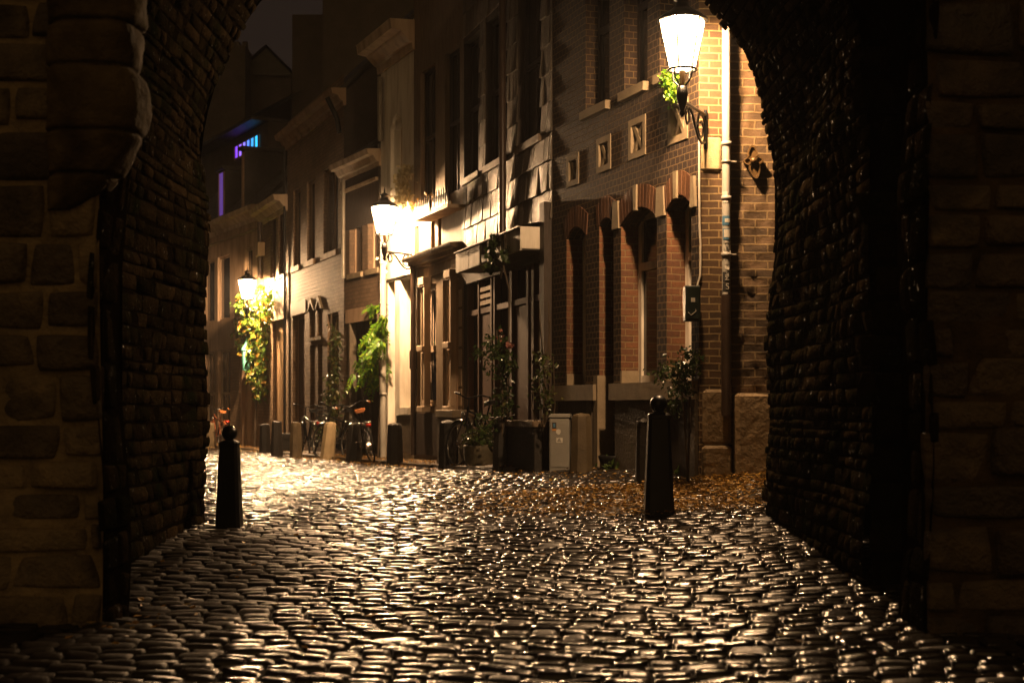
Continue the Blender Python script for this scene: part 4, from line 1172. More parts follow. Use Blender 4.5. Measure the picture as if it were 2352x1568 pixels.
# ================================================================== house 2 : narrow house behind the third lamp
h2 = house('narrow_house', FR2, 'narrow brick house with a bright lintel and beige garage door behind the third lamp')
f = FR2; L2 = f.len
g2 = f.rect(627, 658, 735, 1035); g2[2] = .15
u2 = [f.rect(621, 634, 508, 640), f.rect(640, 656, 500, 635)]
for o in u2: o[2] = u2[0][2]; o[3] = o[2] + 1.5
mb = MB(f); wall_mesh(mb, f, 0, L2, ZB, f.z(630, 452), [g2] + u2, .15); mb.build('wall', M['brickgrey'], h2)
door(h2, f, g2, -.1, 'doorbeige', 1, 'doorbeige')
lt = MB(f); lt.box(.05, L2 - .05, .0, .02, g2[3] + .01, g2[3] + .72); lt.build('lintel', M['cream'], h2)
for o in u2:
    wd = window(h2, f, o, -.06, .05, 2, 1, 'doorbrown', 'glass'); sills(wd, f, o, .08, .06, 'tan', .04)
    tb = MB(f); tb.box(o[0] - .02, o[1] + .02, .0, .07, o[3] + .02, o[3] + .09); tb.build('head_board', M['stonetrim'], wd)
z2 = f.z(630, 447, .3)
cornice(h2, f, -.02, L2 + .1, z2, .32, .36, 'cream')
body(h2, f, 0, L2, z2, 'brickgrey', 6, 45)
pipe(h2, [tuple(f.pt(L2 - .1, .1, z2 - .3)), tuple(f.pt(L2 - .1, .1, f.z(608, 640)))], .06, 'pipebrown')
hp = MB(f); hp.box(L2 - .35, L2 + .0, .02, .2, f.z(604, 590), f.z(604, 560)); hp.build('hopper', M['tan'], h2)

# ================================================================== house 1 : far house with dormers
h1 = house('dormer_house', FR1, 'far rendered house with white gutter and dark dormers at the end of the street')
f = FR1; L1 = f.len
w1a = f.rect(500, 528, 570, 735); w1b = f.rect(468, 493, 585, 742); l1a = f.rect(500, 528, 790, 1005); l1b = f.rect(470, 494, 795, 1005); d1 = f.rect(556, 578, 785, 1030)
for o in (w1a, w1b): o[2] = w1a[2]; o[3] = o[2] + 1.75
for o in (l1a, l1b): o[2] = l1a[2]; o[3] = o[2] + 2.4
d1[2] = .1
w1c = f.rect(562, 580, 560, 700); w1c[2], w1c[3] = w1a[2], w1a[3]
mb = MB(f); wall_mesh(mb, f, 0, L1, ZB, f.z(530, 510), [w1a, w1b, w1c, l1a, l1b, d1], .16); mb.build('wall', M['tan'], h1)
for o in (w1a, w1b, w1c): window(h1, f, o, -.06, .06, 1, 1, 'tan', 'glass')
for o in (l1a, l1b): window(h1, f, o, -.1, .07, 2, 2, 'cream', 'glass')
door(h1, f, d1, -.12, 'cream', 2, 'cream')
bb = MB(f); a, b = sorted((f.u(552), f.u(529))); bb.box(a, b, .0, .012, .0, l1a[3]); bb.build('brick_pier', M['brickgrey'], h1)
bb = MB(f); a, b = sorted((f.u(606), f.u(580))); bb.box(a, b, .0, .012, .0, l1a[3]); bb.build('brick_pier', M['brickgrey'], h1)
z1_ = f.z(560, 480, .25)
cornice(h1, f, -.02, L1, z1_ + .02, .3, .34, 'cream')
gm_ = MB(f); gm_.tube([gm_.P(.05, .07, z1_ - .55), gm_.P(L1, .07, z1_ - .55)], .035, 6); gm_.build('string_pipe', M['stonetrim'], h1)
rf1 = body(h1, f, 0, L1, z1_, 'tan', 7, 45)
def dormer(par, fr, ua, ub, z0, z1, w0, w1, lit=None):
    dm = MB(fr)
    dm.box(ua, ub, w1, w0, z0, z1); dm.box(ua - .06, ub + .06, w1, w0 + .1, z1 + .001, z1 + .09)
    d = dm.build('dormer', M['roof'], par)
    fm = MB(fr); fm.box(ua + .04, ua + .1, w0 + .001, w0 + .03, z0 + .1, z1 - .05); fm.box(ub - .1, ub - .04, w0 + .001, w0 + .03, z0 + .1, z1 - .05)
    fm.build('dormer_window', M['tan'], d)
    pm_ = MB(fr); pm_.face(pm_.P(ua + .1, w0 + .006, z0 + .12), pm_.P(ub - .1, w0 + .006, z0 + .12), pm_.P(ub - .1, w0 + .006, z1 - .06), pm_.P(ua + .1, w0 + .006, z1 - .06))
    pm_.build('pane', M[lit or 'glass'], d)
    return d
dormer(h1, f, f.u(558), f.u(552), z1_ - .1, f.z(557, 344), -.05, -3.2)
dormer(h1, f, f.u(513), f.u(498), z1_ - .1, f.z(513, 388), -.05, -3.0, 'purple')

# gilt turquoise door lantern
dl = empty('door_lantern', tuple(FR1.pt(FR1.u(566, .25), .25, FR1.z(566, 852, .25))), 'small turquoise lantern by the door under the ivy', 'lantern')
c = FR1.pt(FR1.u(566, .25), .25, FR1.z(566, 850, .25))
mb = MB(); mb.lathe([(.09, 0), (.13, .45), (.1, .5)], c, 6, False); mb.build('glass', M['turq'], dl)
mb = MB(); mb.lathe([(.15, .5), (.13, .55), (.05, .66), (.02, .8), (.005, .85)], c, 6, False); mb.build('hood', M['turq'], dl)
mb = MB(); mb.tube([c + Vector((0, 0, .03)), FR1.pt(FR1.u(566, .25), .0, c.z + .1)], .02, 6); mb.build('bracket', M['iron'], dl)

# ================================================================== dark houses behind
def back_house(name, label, px0, px1, ybase_px, Y, depth, apex=None, mat='bgwall'):
    """plain building seen in silhouette; front towards the viewer"""
    x0, x1 = at(px0, 0, Y).x, at(px1, 0, Y).x
    z1 = at(0, ybase_px, Y).z
    o = empty(name, (.5 * (x0 + x1), Y, 0), label, 'house' if 'house' in name else 'chimney')
    mb = MB()
    mb.box(x0, x1, Y, Y + depth, -.9, z1)
    mb.build('wall', M[mat], o)
    if apex:
        xa = at(apex[0], 0, Y).x; za = at(0, apex[1], Y).z
        rm_ = MB()
        A = [(x0 - .1, z1 - .1), (xa, za), (x1 + .1, z1 - .1)]
        for (xa0, za0), (xb0, zb0) in ((A[0], A[1]), (A[1], A[2])):
            rm_.face((xa0, Y - .15, za0), (xb0, Y - .15, zb0), (xb0, Y + depth, zb0), (xa0, Y + depth, za0))
            rm_.face((xa0, Y - .15, za0 + .12), (xb0, Y - .15, zb0 + .12), (xb0, Y + depth, zb0 + .12), (xa0, Y + depth, za0 + .12))
        rm_.face(*[(x, Y - .1, z) for x, z in A]); rm_.face(*[(x, Y + depth, z) for x, z in A])
        rm_.build('roof', M['roof'], o)
    return o
b1 = back_house('gabled_house', 'dark gabled house showing its pointed roof against the night sky', 545, 668, 168, 47, 6, (613, 113))
cm = MB(); p0, p1 = at(505, 104, 46), at(563, 104, 46); cm.box(p0.x, p1.x, 46, 47.2, 4, p0.z)
for k in range(3): cm.lathe([(.12, 0), (.1, .25)], (p0.x + .2 + k * .25, 46.6, p0.z), 8)
b_ch = empty('stub_house', (p0.x, 46, 0), 'dark flat topped house left of the pointed roof', 'house'); cm.build('wall', M['bgwall'], b_ch)
cb = MB(); cb.box(at(430, 0, 48).x, at(563, 0, 48).x, 47.3, 52, -.9, at(0, 190, 48).z); cb.build('rear_wall', M['bgwall'], b_ch)
b2 = back_house('tower_house', 'tall dark square house rising above the pale brick house', 671, 742, 34, 41, 4)
for k in (0.25, .62):
    x0 = at(671, 0, 41).x; x1 = at(742, 0, 41).x; x = x0 + (x1 - x0) * k
    pm = MB(); pm.lathe([(.16, 0), (.14, .12), (.05, .16)], (x, 43, at(0, 34, 41).z), 10); pm.build('chimney_pot', M['roof'], b2)
back_house('dark_house', 'tall unlit house block filling the sky above the eaved house', 741, 1010, -420, 37.5, 5)

# coloured lit window far up behind the dormer
lwF = Frame((at(600, 0, 41).x, 41.0), (at(600, 0, 41).x - .54 * 5, 46.0))
lh = empty('lit_house', tuple(lwF.pt(1.5, -1, 0)), 'dark house with a cyan and violet lit window under its eaves', 'house')
ml, mr_ = lit_window()
a, b = lwF.u(596), lwF.u(541); zt_ = lwF.z(596, 309); z0_ = lwF.z(541, 366)
pm = MB(lwF); pm.face(pm.P(a, .01, z0_), pm.P(b, .01, z0_), pm.P(b, .01, zt_), pm.P(a, .01, zt_))
o = pm.build('lit_pane', ml, lh)
uvd = o.data.uv_layers[0].data; xs = [d.uv[0] for d in uvd]
mr_.inputs[1].default_value = min(xs); mr_.inputs[2].default_value = max(xs)
if FR1: pass
pm = MB(lwF)
for k in range(7):
    u_ = a + (b - a) * k / 6; pm.box(u_ - .035, u_ + .035, .012, .05, z0_, zt_)
pm.box(a, b, .012, .045, zt_ - .42, zt_ - .36)
pm.build('window_bars', M['tan'], lh)
wl = MB(lwF); wl.box(-.6, 6, -4, -.005, -.9, zt_ + .25); wl.build('wall', M['bgwall'], lh)
ev = MB(lwF); ev.box(-.6, 6, -4, .5, zt_ + .26, zt_ + .36); ev.face(ev.P(-.6, .5, zt_ + .37), ev.P(6, .5, zt_ + .37), ev.P(6, -4, zt_ + 3), ev.P(-.6, -4, zt_ + 3)); ev.build('eaves', M['roof'], lh)

# ------------------------------------------------------------------ street lamps
def lamp(c, label, attach, fr_n, bulb='lampdisc', rot=0.0):
    """c: centre of the lantern foot; attach: point on the wall"""
    c = Vector(c)
    t = empty('street_lamp', tuple(attach), label, 'street lamp', 'wall lanterns along the street')
    g = MB(); g.lathe([(.128, .0), (.224, .455)], c, 6, False, phase=rot)
    g.f = g.f[:7]; g.mi = g.mi[:7]; g.sm = g.sm[:7]
    gl = g.build('lamp_glass', M['lampglass'], t)
    ds = MB(); ds.lathe([(.05, .372), (.078, .392), (.078, .447)], c, 16, False); ds.build('bulb', M[bulb], t)
    fm = MB()
    for k in range(6):
        a = 2 * math.pi * (k + rot) / 6
        fm.tube([c + Vector((.130 * math.cos(a), .130 * math.sin(a), 0)), c + Vector((.227 * math.cos(a), .227 * math.sin(a), .455))], .008, 5)
    fm.tube([c + Vector((.134 * math.cos(2 * math.pi * k / 24), .134 * math.sin(2 * math.pi * k / 24), -.012)) for k in range(24)], .012, 6, True)
    fm.build('lantern_frame', M['iron'], t)
    hd = MB(); hd.lathe([(.20, .452), (.243, .45), (.247, .46), (.18, .515), (.11, .555), (.07, .59), (.06, .64), (.078, .65), (.078, .662), (.04, .685), (.016, .70), (.014, .74), (.003, .79)], c, 12, True, phase=rot)
    hd.build('hood', M['iron'], t)
    sm_ = MB()
    # basket below the lantern, then the spigot
    for k in range(4):
        a = math.pi / 4 + k * math.pi / 2
        sm_.tube([c + Vector((.12 * math.cos(a), .12 * math.sin(a), -.01)), c + Vector((.105 * math.cos(a), .105 * math.sin(a), -.1)), c + Vector((.03 * math.cos(a), .03 * math.sin(a), -.17))], .009, 6)
    sm_.lathe([(.012, -.46), (.03, -.43), (.02, -.40), (.045, -.33), (.058, -.25), (.05, -.18), (.03, -.165)], c, 12)
    sm_.build('spigot', M['iron'], t)
    tb = MB(); tb.lathe([(.022, -.17), (.03, -.02)], c, 8); tb.build('inner_tube', M['gold'], t)
    # scroll bracket in the vertical plane from the spigot to the wall
    A = Vector(attach); B = c + Vector((0, 0, -.30)); A.z = B.z
    d = A - B; ln = d.length; d.normalize(); up = Vector((0, 0, 1))
    br = MB()
    br.tube([B, A], .016, 8)
    pt = lambda x, y: B + d * (x * ln) + up * (y * ln)
    sc = [pt(.20 - .10 * math.cos(t_) * (1 - t_ / 14), -.17 + .13 * math.sin(t_) * (1 - t_ / 14)) for t_ in np.linspace(0, 7.5, 26)][::-1]
    br.tube(sc, .011, 6)
    br.tube([pt(.10, -.14), pt(.18, -.045), pt(.3, -.03), pt(.42, -.10), pt(.55, -.24), pt(.68, -.35), pt(.82, -.40), pt(.97, -.36)], .014, 6)
    sc2 = [pt(.80 + .19 * math.cos(t_) * (1 - t_ / 13), -.20 + .19 * math.sin(t_) * (1 - t_ / 13)) for t_ in np.linspace(-1.0, 8.5, 30)]
    br.tube(sc2, .012, 6)
    br.tube([pt(.52, -.24), pt(.66, -.16), pt(.72, -.03)], .010, 6)
    br.tube([A + up * .05, A - up * (ln * .45)], .02, 6)
    br.build('bracket', M['iron'], t)
    return t
c1_ = at(1567, 158, 13.5); a1 = Vector((1.93, 14.19, c1_.z - .3))
lamp(c1_, 'glowing lantern on the brick corner house, the nearest and largest of the three', tuple(a1), None, 'lampdiscnear', rot=.15)
c2_ = at(883, 537, 24.22); a2 = FR5.pt(.10, .0, c2_.z - .3)
lamp(c2_, 'glowing lantern on a scroll bracket in front of the white house', tuple(a2), None, rot=0)
c3_ = at(568, 686, 34.75); a3 = FR2.pt(FR2.u(619), .0, c3_.z - .3)
lamp(c3_, 'glowing lantern above the autumn ivy, the farthest of the three', tuple(a3), None, 'lampdiscfar', rot=.3)

# ------------------------------------------------------------------ bollards and posts
def ball_bollard(px, py, h, wb, label):
    p = on_ground(px, py); k = h
    t = empty('ball_bollard', tuple(p), label, 'bollard', 'black ball topped bollards at the gate')
    b = MB()
    def ring(w, z, ch=.14):
        w *= .5; c = w * ch * 2
        a = [(-w, -w + c), (-w + c, -w), (w - c, -w), (w, -w + c), (w, w - c), (w - c, w), (-w + c, w), (-w, w - c)]
        return [p + Vector((x, y, z)) for x, y in a]
    wt = wb * .72
    b.loft([ring(wb, -.05), ring(wb * .99, .03 * k), ring(wt * 1.01, .80 * k), ring(wt * 1.05, .81 * k), ring(wt * 1.05, .835 * k), ring(wt * .9, .85 * k), ring(.06, .865 * k)], True, True)
    b.build('shaft', M['bollard'], t)
    s = MB(); r = .068 * k / .9; n = 14; cz = .86 * k + r * .92
    s.lathe([(max(.028, r * math.sin(a)), -r * math.cos(a)) if i == 0 else (max(.001, r * math.sin(a)), -r * math.cos(a)) for i, a in enumerate(np.linspace(.35, math.pi, n))], p + Vector((0, 0, cz)), 20)
    s.build('ball', M['bollard'], t)
ball_bollard(527, 1215, .80, .192, 'black ball topped bollard beside the left gate wall')
ball_bollard(1513, 1178, .985, .245, 'black ball topped bollard in front of the brick house')

def post(px, py, top, wpx, mat, label, lean=0.0, sides=8, Y=None):
    p = on_ground(px, py) if Y is None else at(px, py, Y)
    s = p.y / FOC; h = (py - top) * s; w = wpx * s
    mb = MB(); rr = random.Random(int(px))
    rings = []
    for z, k in ((-.08, 1.06), (0, 1.05), (h * .5, .97), (h * .9, .88), (h * .97, .84), (h, .66), (h + .012, .2)):
        ring = []
        for i in range(sides):
            a = 2 * math.pi * (i + .5) / sides
            r_ = .5 * w * k * (1 / max(abs(math.cos(a)), abs(math.sin(a)))) ** .45
            ring.append(p + Vector((r_ * math.cos(a) + lean * z + rr.uniform(-.006, .006), r_ * math.sin(a) + rr.uniform(-.006, .006), z + rr.uniform(-.006, .006))))
        rings.append(ring)
    mb.loft(rings, True, True)
    o = mb.build('stone_post', M[mat], origin=tuple(p))
    tag(o, label, 'stone post', 'worn stone posts along the houses')
post(1476, 1114, 965, 32, 'postd', 'dark stone post just left of the right ball topped bollard')
post(1335, 1087, 951, 52, 'post', 'ochre stone post beside the grey cabinet')
post(1155, 1083, 957, 47, 'postd', 'dark stone post in front of the climbing rose')
post(1030, 1077, 967, 45, 'postd', 'dark stone post between the timber shop windows and the bicycle')
post(907, 1070, 973, 38, 'postd', 'near black stone post in front of the white house')
post(812, 1063, 973, 35, 'postd', 'dark tilted stone post in front of the brown saddled bicycle', .05)
post(751, 1056, 970, 32, 'postp', 'palest stone post, leaning to the right', .10)
post(680, 1052, 970, 28, 'post', 'olive stone post left of the pale leaning one')
post(636, 1048, 968, 27, 'postd', 'dark stone post before the beige garage door')
post(609, 1042, 974, 26, 'postd', 'dark squat stone post under the ivy')
post(483, 1029, 971, 22, 'post', 'brown stone post near the left gate wall with a bicycle behind it')
p = on_ground(658, 1043); bn = MB(); bn.cbox(p.x - .14, p.x + .14, p.y - .15, p.y + .15, p.z - .02, p.z + .46, .02); tag(bn.build('plant_pot', M['postd']), 'low dark square pot between two stone posts', 'plant pot')

# ------------------------------------------------------------------ bicycles
def circle(c, r, n, ax):
    a, b = ax
    return [c + a * (r * math.cos(2 * math.pi * k / n)) + b * (r * math.sin(2 * math.pi * k / n)) for k in range(n)]
def bicycle(loc, yaw, label, frame='bikeblack', saddle='saddleblack', lean=5, basket=False, rack=True, scale=1.0, cat='bicycle'):
    t = empty('bicycle', tuple(loc), label, cat, 'bicycles parked against the houses')
    Mx = Matrix.Translation(Vector(loc)) @ Matrix.Rotation(R(yaw), 4, 'Z') @ Matrix.Rotation(R(lean), 4, 'X') @ Matrix.Scale(scale, 4)
    X_, Y_, Z_ = Vector((1, 0, 0)), Vector((0, 1, 0)), Vector((0, 0, 1))
    def T(mb, name, mat, par=t):
        mb.v = [Mx @ v for v in mb.v]; return mb.build(name, M[mat], par)
    rw, fw_ = Vector((-.52, 0, .345)), Vector((.56, 0, .345))
    for c in (rw, fw_):
        m_ = MB(); m_.tube(circle(c, .325, 28, (X_, Z_)), .02, 7, True); wh = T(m_, 'wheel', 'tyre')
        m_ = MB(); m_.tube(circle(c, .298, 28, (X_, Z_)), .009, 6, True)
        for k in range(14):
            a = 2 * math.pi * k / 14; m_.tube([c + Y_ * (.02 if k % 2 else -.02), c + X_ * (.295 * math.cos(a)) + Z_ * (.295 * math.sin(a))], .0022, 4)
        m_.tube([c - Y_ * .05, c + Y_ * .05], .02, 8); T(m_, 'rim', 'chrome', wh)
    bb, st_, hd = Vector((-.05, 0, .30)), Vector((-.20, 0, .80)), Vector((.36, 0, .86))
    m_ = MB()
    for a, b, r_ in ((bb, st_, .017), (bb, hd + Vector((.02, 0, -.1)), .019), (st_ - Z_ * .08, hd - Z_ * .02, .017), (hd + Z_ * .04, Vector((.40, 0, .66)), .018)):
        m_.tube([a, b], r_, 8)
    for s in (-1, 1):
        m_.tube([bb + Y_ * .03 * s, rw + Y_ * .06 * s], .010, 6); m_.tube([st_ - Z_ * .1 + Y_ * .02 * s, rw + Y_ * .06 * s], .009, 6)
        m_.tube([Vector((.40, .05 * s, .70)), Vector((.44, .055 * s, .6)), fw_ + Y_ * .055 * s], .011, 6)
    m_.tube([st_, st_ + Vector((-.03, 0, .12))], .013, 6)
    T(m_, 'frame', frame)
    for c, a0, a1 in ((rw, .2, 3.5), (fw_, .9, 3.4)):
        m_ = MB(); pr = []
        for k in range(19):
            a = a0 + (a1 - a0) * k / 18; e = X_ * math.cos(a) + Z_ * math.sin(a)
            pr.append([c + e * .355 - Y_ * .032, c + e * .372 - Y_ * .018, c + e * .377, c + e * .372 + Y_ * .018, c + e * .355 + Y_ * .032])
        m_.smooth = True; m_.loft(pr, False); T(m_, 'mudguard', frame)
    m_ = MB(); sc = st_ + Vector((-.04, 0, .14)); rings = []
    for x, w_, z_ in ((-.14, .085, .02), (-.12, .105, .028), (-.05, .09, .024), (.04, .04, .018), (.13, .024, .014), (.145, .012, .0)):
        rings.append([sc + Vector((x, w_ * math.cos(a), z_ + .024 * math.sin(a) - (.02 if math.sin(a) < 0 else 0))) for a in np.linspace(0, 2 * math.pi, 10, endpoint=False)])
    m_.smooth = True; m_.loft(rings, True, True); sd = T(m_, 'saddle', saddle)
    m_ = MB()
    for s in (-1, 1):
        m_.tube([sc + Vector((-.08, .055 * s, -.0)) + Vector((.012 * math.sin(k * 1.3), .012 * math.cos(k * 1.3), -.008 * k)) for k in range(9)], .006, 5)
    T(m_, 'saddle_springs', 'chrome', sd)
    m_ = MB(); hb = hd + Vector((.0, 0, .16))
    m_.tube([hd, hb], .014, 6)
    m_.tube([hb + Vector((-.24, .30, .03)), hb + Vector((-.10, .29, .05)), hb + Vector((.03, .2, .07)), hb + Vector((.05, .08, .02)), hb + Vector((.04, 0, 0)), hb + Vector((.05, -.08, .02)), hb + Vector((.03, -.2, .07)), hb + Vector((-.10, -.29, .05)), hb + Vector((-.24, -.30, .03))], .012, 7)
    hbo = T(m_, 'handlebar', 'bikeblack')
    m_ = MB()
    for s in (-1, 1): m_.tube([hb + Vector((-.25, .30 * s, .03)), hb + Vector((-.13, .293 * s, .048))], .018, 8)
    T(m_, 'grip', 'saddlebrown' if saddle == 'saddlebrown' else 'tyre', hbo)
    m_ = MB(); m_.lathe([(.0, -.05), (.035, -.045), (.045, .0), (.035, .04), (.0, .05)], Vector((.47, 0, .78)), 12); T(m_, 'headlight', 'chrome')
    if rack:
        m_ = MB()
        for y_ in (-.06, 0, .06): m_.tube([Vector((-.25, y_, .74)), Vector((-.80, y_, .74))], .006, 5)
        for x_ in (-.3, -.55, -.8): m_.tube([Vector((x_, -.06, .74)), Vector((x_, .06, .74))], .006, 5)
        for s in (-1, 1): m_.tube([Vector((-.7, .06 * s, .74)), rw + Y_ * .06 * s], .007, 5)
        T(m_, 'luggage_rack', frame)
        m_ = MB(); m_.lathe([(.0, -.03), (.04, -.028), (.045, .0), (.04, .028), (.0, .03)], Vector((-.84, 0, .70)), 12); T(m_, 'tail_light', 'red')
    m_ = MB(); rg = [[Vector((x, -.05 + .012 * s, .3 + z)) for x, z in ((-.55, .06), (-.55, -.06), (-.05, -.11), (.09, -.06), (.09, .06), (-.05, .11))] for s in (-1, 1)]
    m_.loft(rg, True, True); T(m_, 'chain_guard', frame)
    m_ = MB(); m_.tube([bb + Vector((0, -.07, 0)), bb + Vector((.12, -.075, -.11)), bb + Vector((.12, -.16, -.11))], .009, 6); m_.tube([bb + Vector((0, .07, 0)), bb + Vector((-.12, .075, .11)), bb + Vector((-.12, .16, .11))], .009, 6); T(m_, 'crank', 'chrome')
    if basket:
        m_ = MB()
        for z_, s_ in ((.80, .11), (.88, .125), (.96, .135), (1.02, .14)):
            m_.tube(circle(Vector((.66, 0, z_)), s_, 14, (X_, Y_)), .006, 5, True)
        for k in range(14):
            a = 2 * math.pi * k / 14; m_.tube([Vector((.66 + .105 * math.cos(a), .105 * math.sin(a), .78)), Vector((.66 + .14 * math.cos(a), .14 * math.sin(a), 1.02))], .004, 4)
        T(m_, 'basket', 'iron')
    return t
def gp(px, Y):
    x = (px - HX) / FOC * Y; return Vector((x, Y, gz(x, Y)))
bicycle(gp(842, 25.35), 108, 'bicycle with a brown leather saddle and red tail light near the white house drainpipe', 'bikeblack', 'saddlebrown', -12)
bicycle(gp(768, 27.35), 128, 'dark bicycle leaning on the wall behind the palest stone post', 'bikeblack', 'saddleblack', 7, True)
bicycle(gp(702, 29.6), 112, 'black bicycle seen from behind in front of the brown door', 'bikeblack', 'saddleblack', 5)
bicycle(gp(1092, 20.35), 122, 'black bicycle standing behind the stone trough by the shop front', 'bikeblack', 'saddleblack', 6)
bicycle(gp(494, 36.9), 118, 'far bicycle with chrome lamp behind the brown stone post', 'bikebrown', 'saddlebrown', 6)

# ------------------------------------------------------------------ cabinet, bench, planters
p = on_ground(1286, 1081)
cb = empty('utility_cabinet', tuple(p), 'slim grey utility cabinet with stickers on its door', 'cabinet')
s = p.y / FOC; hw = 23 * s; hh = 131 * s
fc = MFrame(Matrix.Translation(p) @ Matrix.Rotation(R(-6), 4, 'Z'))
m_ = MB(fc); m_.cbox(-hw, hw, -.10, .16, -.05, hh - .05, .008); m_.build('case', M['cabinet'], cb)
m_ = MB(fc); m_.cbox(-hw - .012, hw + .012, -.115, .17, hh - .05, hh, .01); m_.build('lid', M['cabinet'], cb)
m_ = MB(fc); m_.box(-hw + .015, hw - .015, -.108, -.101, .05, hh - .07); m_.build('door', M['cabinet'], cb)
def stk(x0, x1, z0, z1, mat, y=-.1105): 
    m_ = MB(fc); m_.box(x0, x1, y, y + .0015, z0, z1); return m_.build('sticker', M[mat], cb)
stk(-.085, -.035, hh - .19, hh - .10, 'stkdark'); stk(-.072, -.048, hh - .16, hh - .115, 'stkblue', -.112); stk(-.085, -.035, hh - .20, hh - .178, 'stkorange', -.1125)
m_ = MB(fc); m_.face(*[fc.pt(-.01 + .03 * math.cos(a) * (1 + .2 * math.sin(3 * a)), -.1108, hh - .215 + .035 * math.sin(a)) for a in np.linspace(0, 6.28, 9)[:-1]]); m_.build('torn_sticker', M['stkwhite'], cb)
stk(-.035, .04, hh - .345, hh - .285, 'stkwhite')
m_ = MB(fc)
for k in range(3):
    a = math.pi / 2 + k * 2 * math.pi / 3; c = fc.pt(.002 + .014 * math.cos(a), -.1125, hh - .316 + .014 * math.sin(a))
    m_.tube([c + Vector((.008 * math.cos(q), 0, .008 * math.sin(q))) for q in np.linspace(0, 5.2, 8)], .003, 5)
m_.build('arrow_emblem', M['stkdark'], cb)

a_, b_ = FR7.u(1252, .3), FR7.u(1181, .3)
bn = empty('storage_bench', tuple(FR7.pt(.5 * (a_ + b_), .28, .2)), 'long dark wooden chest with a pale lid in front of the shop', 'bench')
zt_ = FR7.z(1215, 966, .45)
m_ = MB(FR7); m_.cbox(a_, b_, .12, .44, .1, zt_ - .08, .01); m_.build('chest', M['postd'], bn)
m_ = MB(FR7); m_.cbox(a_ - .02, b_ + .03, .1, .47, zt_ - .08, zt_, .01); m_.build('lid', M['wood'], bn)
a_, b_ = FR6.u(1052, .3), FR6.u(1014, .3)
a_, b_ = min(a_, b_), max(a_, b_)
sb = empty('step_box', tuple(FR6.pt(.5 * (a_ + b_), .25, .25)), 'dark box with pale top standing below the timber shop windows', 'box')
zt_ = FR6.z(1035, 941, .4)
m_ = MB(FR6); m_.cbox(a_, b_, .05, .38, .2, zt_ - .12, .01); m_.build('case', M['plinth'], sb)
m_ = MB(FR6); m_.cbox(a_ - .01, b_ + .01, .04, .40, zt_ - .119, zt_, .012); m_.build('lid', M['stonetrim'], sb)

# stone trough with plants
p = on_ground(1102, 1078); s = p.y / FOC; p = p + Vector((0, .1, 0))
tr = MB(); hh = 56 * s
tr.lathe([(.16, -.03), (.19, .03), (.235, hh * .5), (.245, hh * .9), (.24, hh), (.205, hh), (.2, hh * .8)], p, 20, True, squash=.8)
tr.v = [v + Vector((.012 * math.sin(9 * v.z + 4 * v.x), 0, .008 * math.sin(14 * v.x))) for v in tr.v]
tag(tr.build('stone_trough', M['stoneplanter']), 'mossy round stone trough with plants beside the dark post', 'planter')
p = on_ground(1425, 1080) + Vector((0, .15, 0))
tr = MB(); tr.lathe([(.16, -.02), (.2, .02), (.235, .12), (.245, .155), (.235, .16), (.2, .13)], p, 24, True, squash=.6)
tr.v = [v + Vector((0, 0, .1 * (p.x - v.x))) if False else v for v in tr.v]
tag(tr.build('zinc_tub', M['iron']), 'low dark oval tub at the foot of the brick house', 'planter')

# ------------------------------------------------------------------ plants
def leaves_np(P, size, rs, droop=.3, aspect=.62, facing=None):
    """folded leaves at points P"""
    N = len(P); r = np.random.default_rng(rs)
    d = r.normal(0, 1, (N, 3)); d[:, 2] -= droop * 2; d /= np.linalg.norm(d, axis=1)[:, None]
    n = r.normal(0, 1, (N, 3))
    if facing is not None: n += np.array(facing) * 1.6
    sd = np.cross(d, n); sd /= np.maximum(np.linalg.norm(sd, axis=1), 1e-5)[:, None]
    nn = np.cross(sd, d)
    L = size[0] + (size[1] - size[0]) * r.random((N, 1)); W = L * aspect * .5
    b = P; tip = P + d * L
    m1 = P + d * L * .45 + sd * W + nn * L * .1; m2 = P + d * L * .45 - sd * W + nn * L * .1
    V = np.stack([b, m1, tip, m2], 1).reshape(-1, 3)
    k = np.arange(N)[:, None] * 4
    F1 = np.concatenate([k + np.array([[0, 1, 2]]), k + np.array([[0, 2, 3]])])
    return V, F1
def plant(name, label, cat, base, groups, stems=None, extra=None):
    t = empty(name, tuple(base), label, cat)
    for (P, size, mat, rs, kw) in groups:
        V, Fq = leaves_np(np.array(P), size, rs, **kw)
        np_mesh('foliage' if mat not in ('petal', 'whitefl') else 'blossom', V, Fq, [M[mat]], t, smooth=False)
    if stems:
        mb = MB()
        for pts, r_ in stems: mb.tube(pts, r_, 6)
        mb.build('stem', M['stem'], t)
    return t
def blob(fr, spec, n, seed, clump=.05):
    """points on a facade: spec list of (px, py, rx, ry, w0, w1, weight) in picture units"""
    r = np.random.default_rng(seed); out = []
    tw_ = sum(s[6] for s in spec)
    for px, py, rx, ry, w0, w1, wt in spec:
        m = int(n * wt / tw_); cl = max(3, m // 14)
        cx = []
        for _ in range(cl):
            while True:
                a, b = r.uniform(-1, 1, 2)
                if a * a + b * b < 1: break
            cx.append((px + a * rx, py + b * ry, r.uniform(w0, w1)))
        for _ in range(m):
            c = cx[r.integers(cl)]
            q = fr.pt(fr.u(c[0], c[2]), c[2], fr.z(c[0], c[1], c[2]))
            out.append((q.x + r.normal(0, clump), q.y + r.normal(0, clump), q.z + r.normal(0, clump)))
    return out
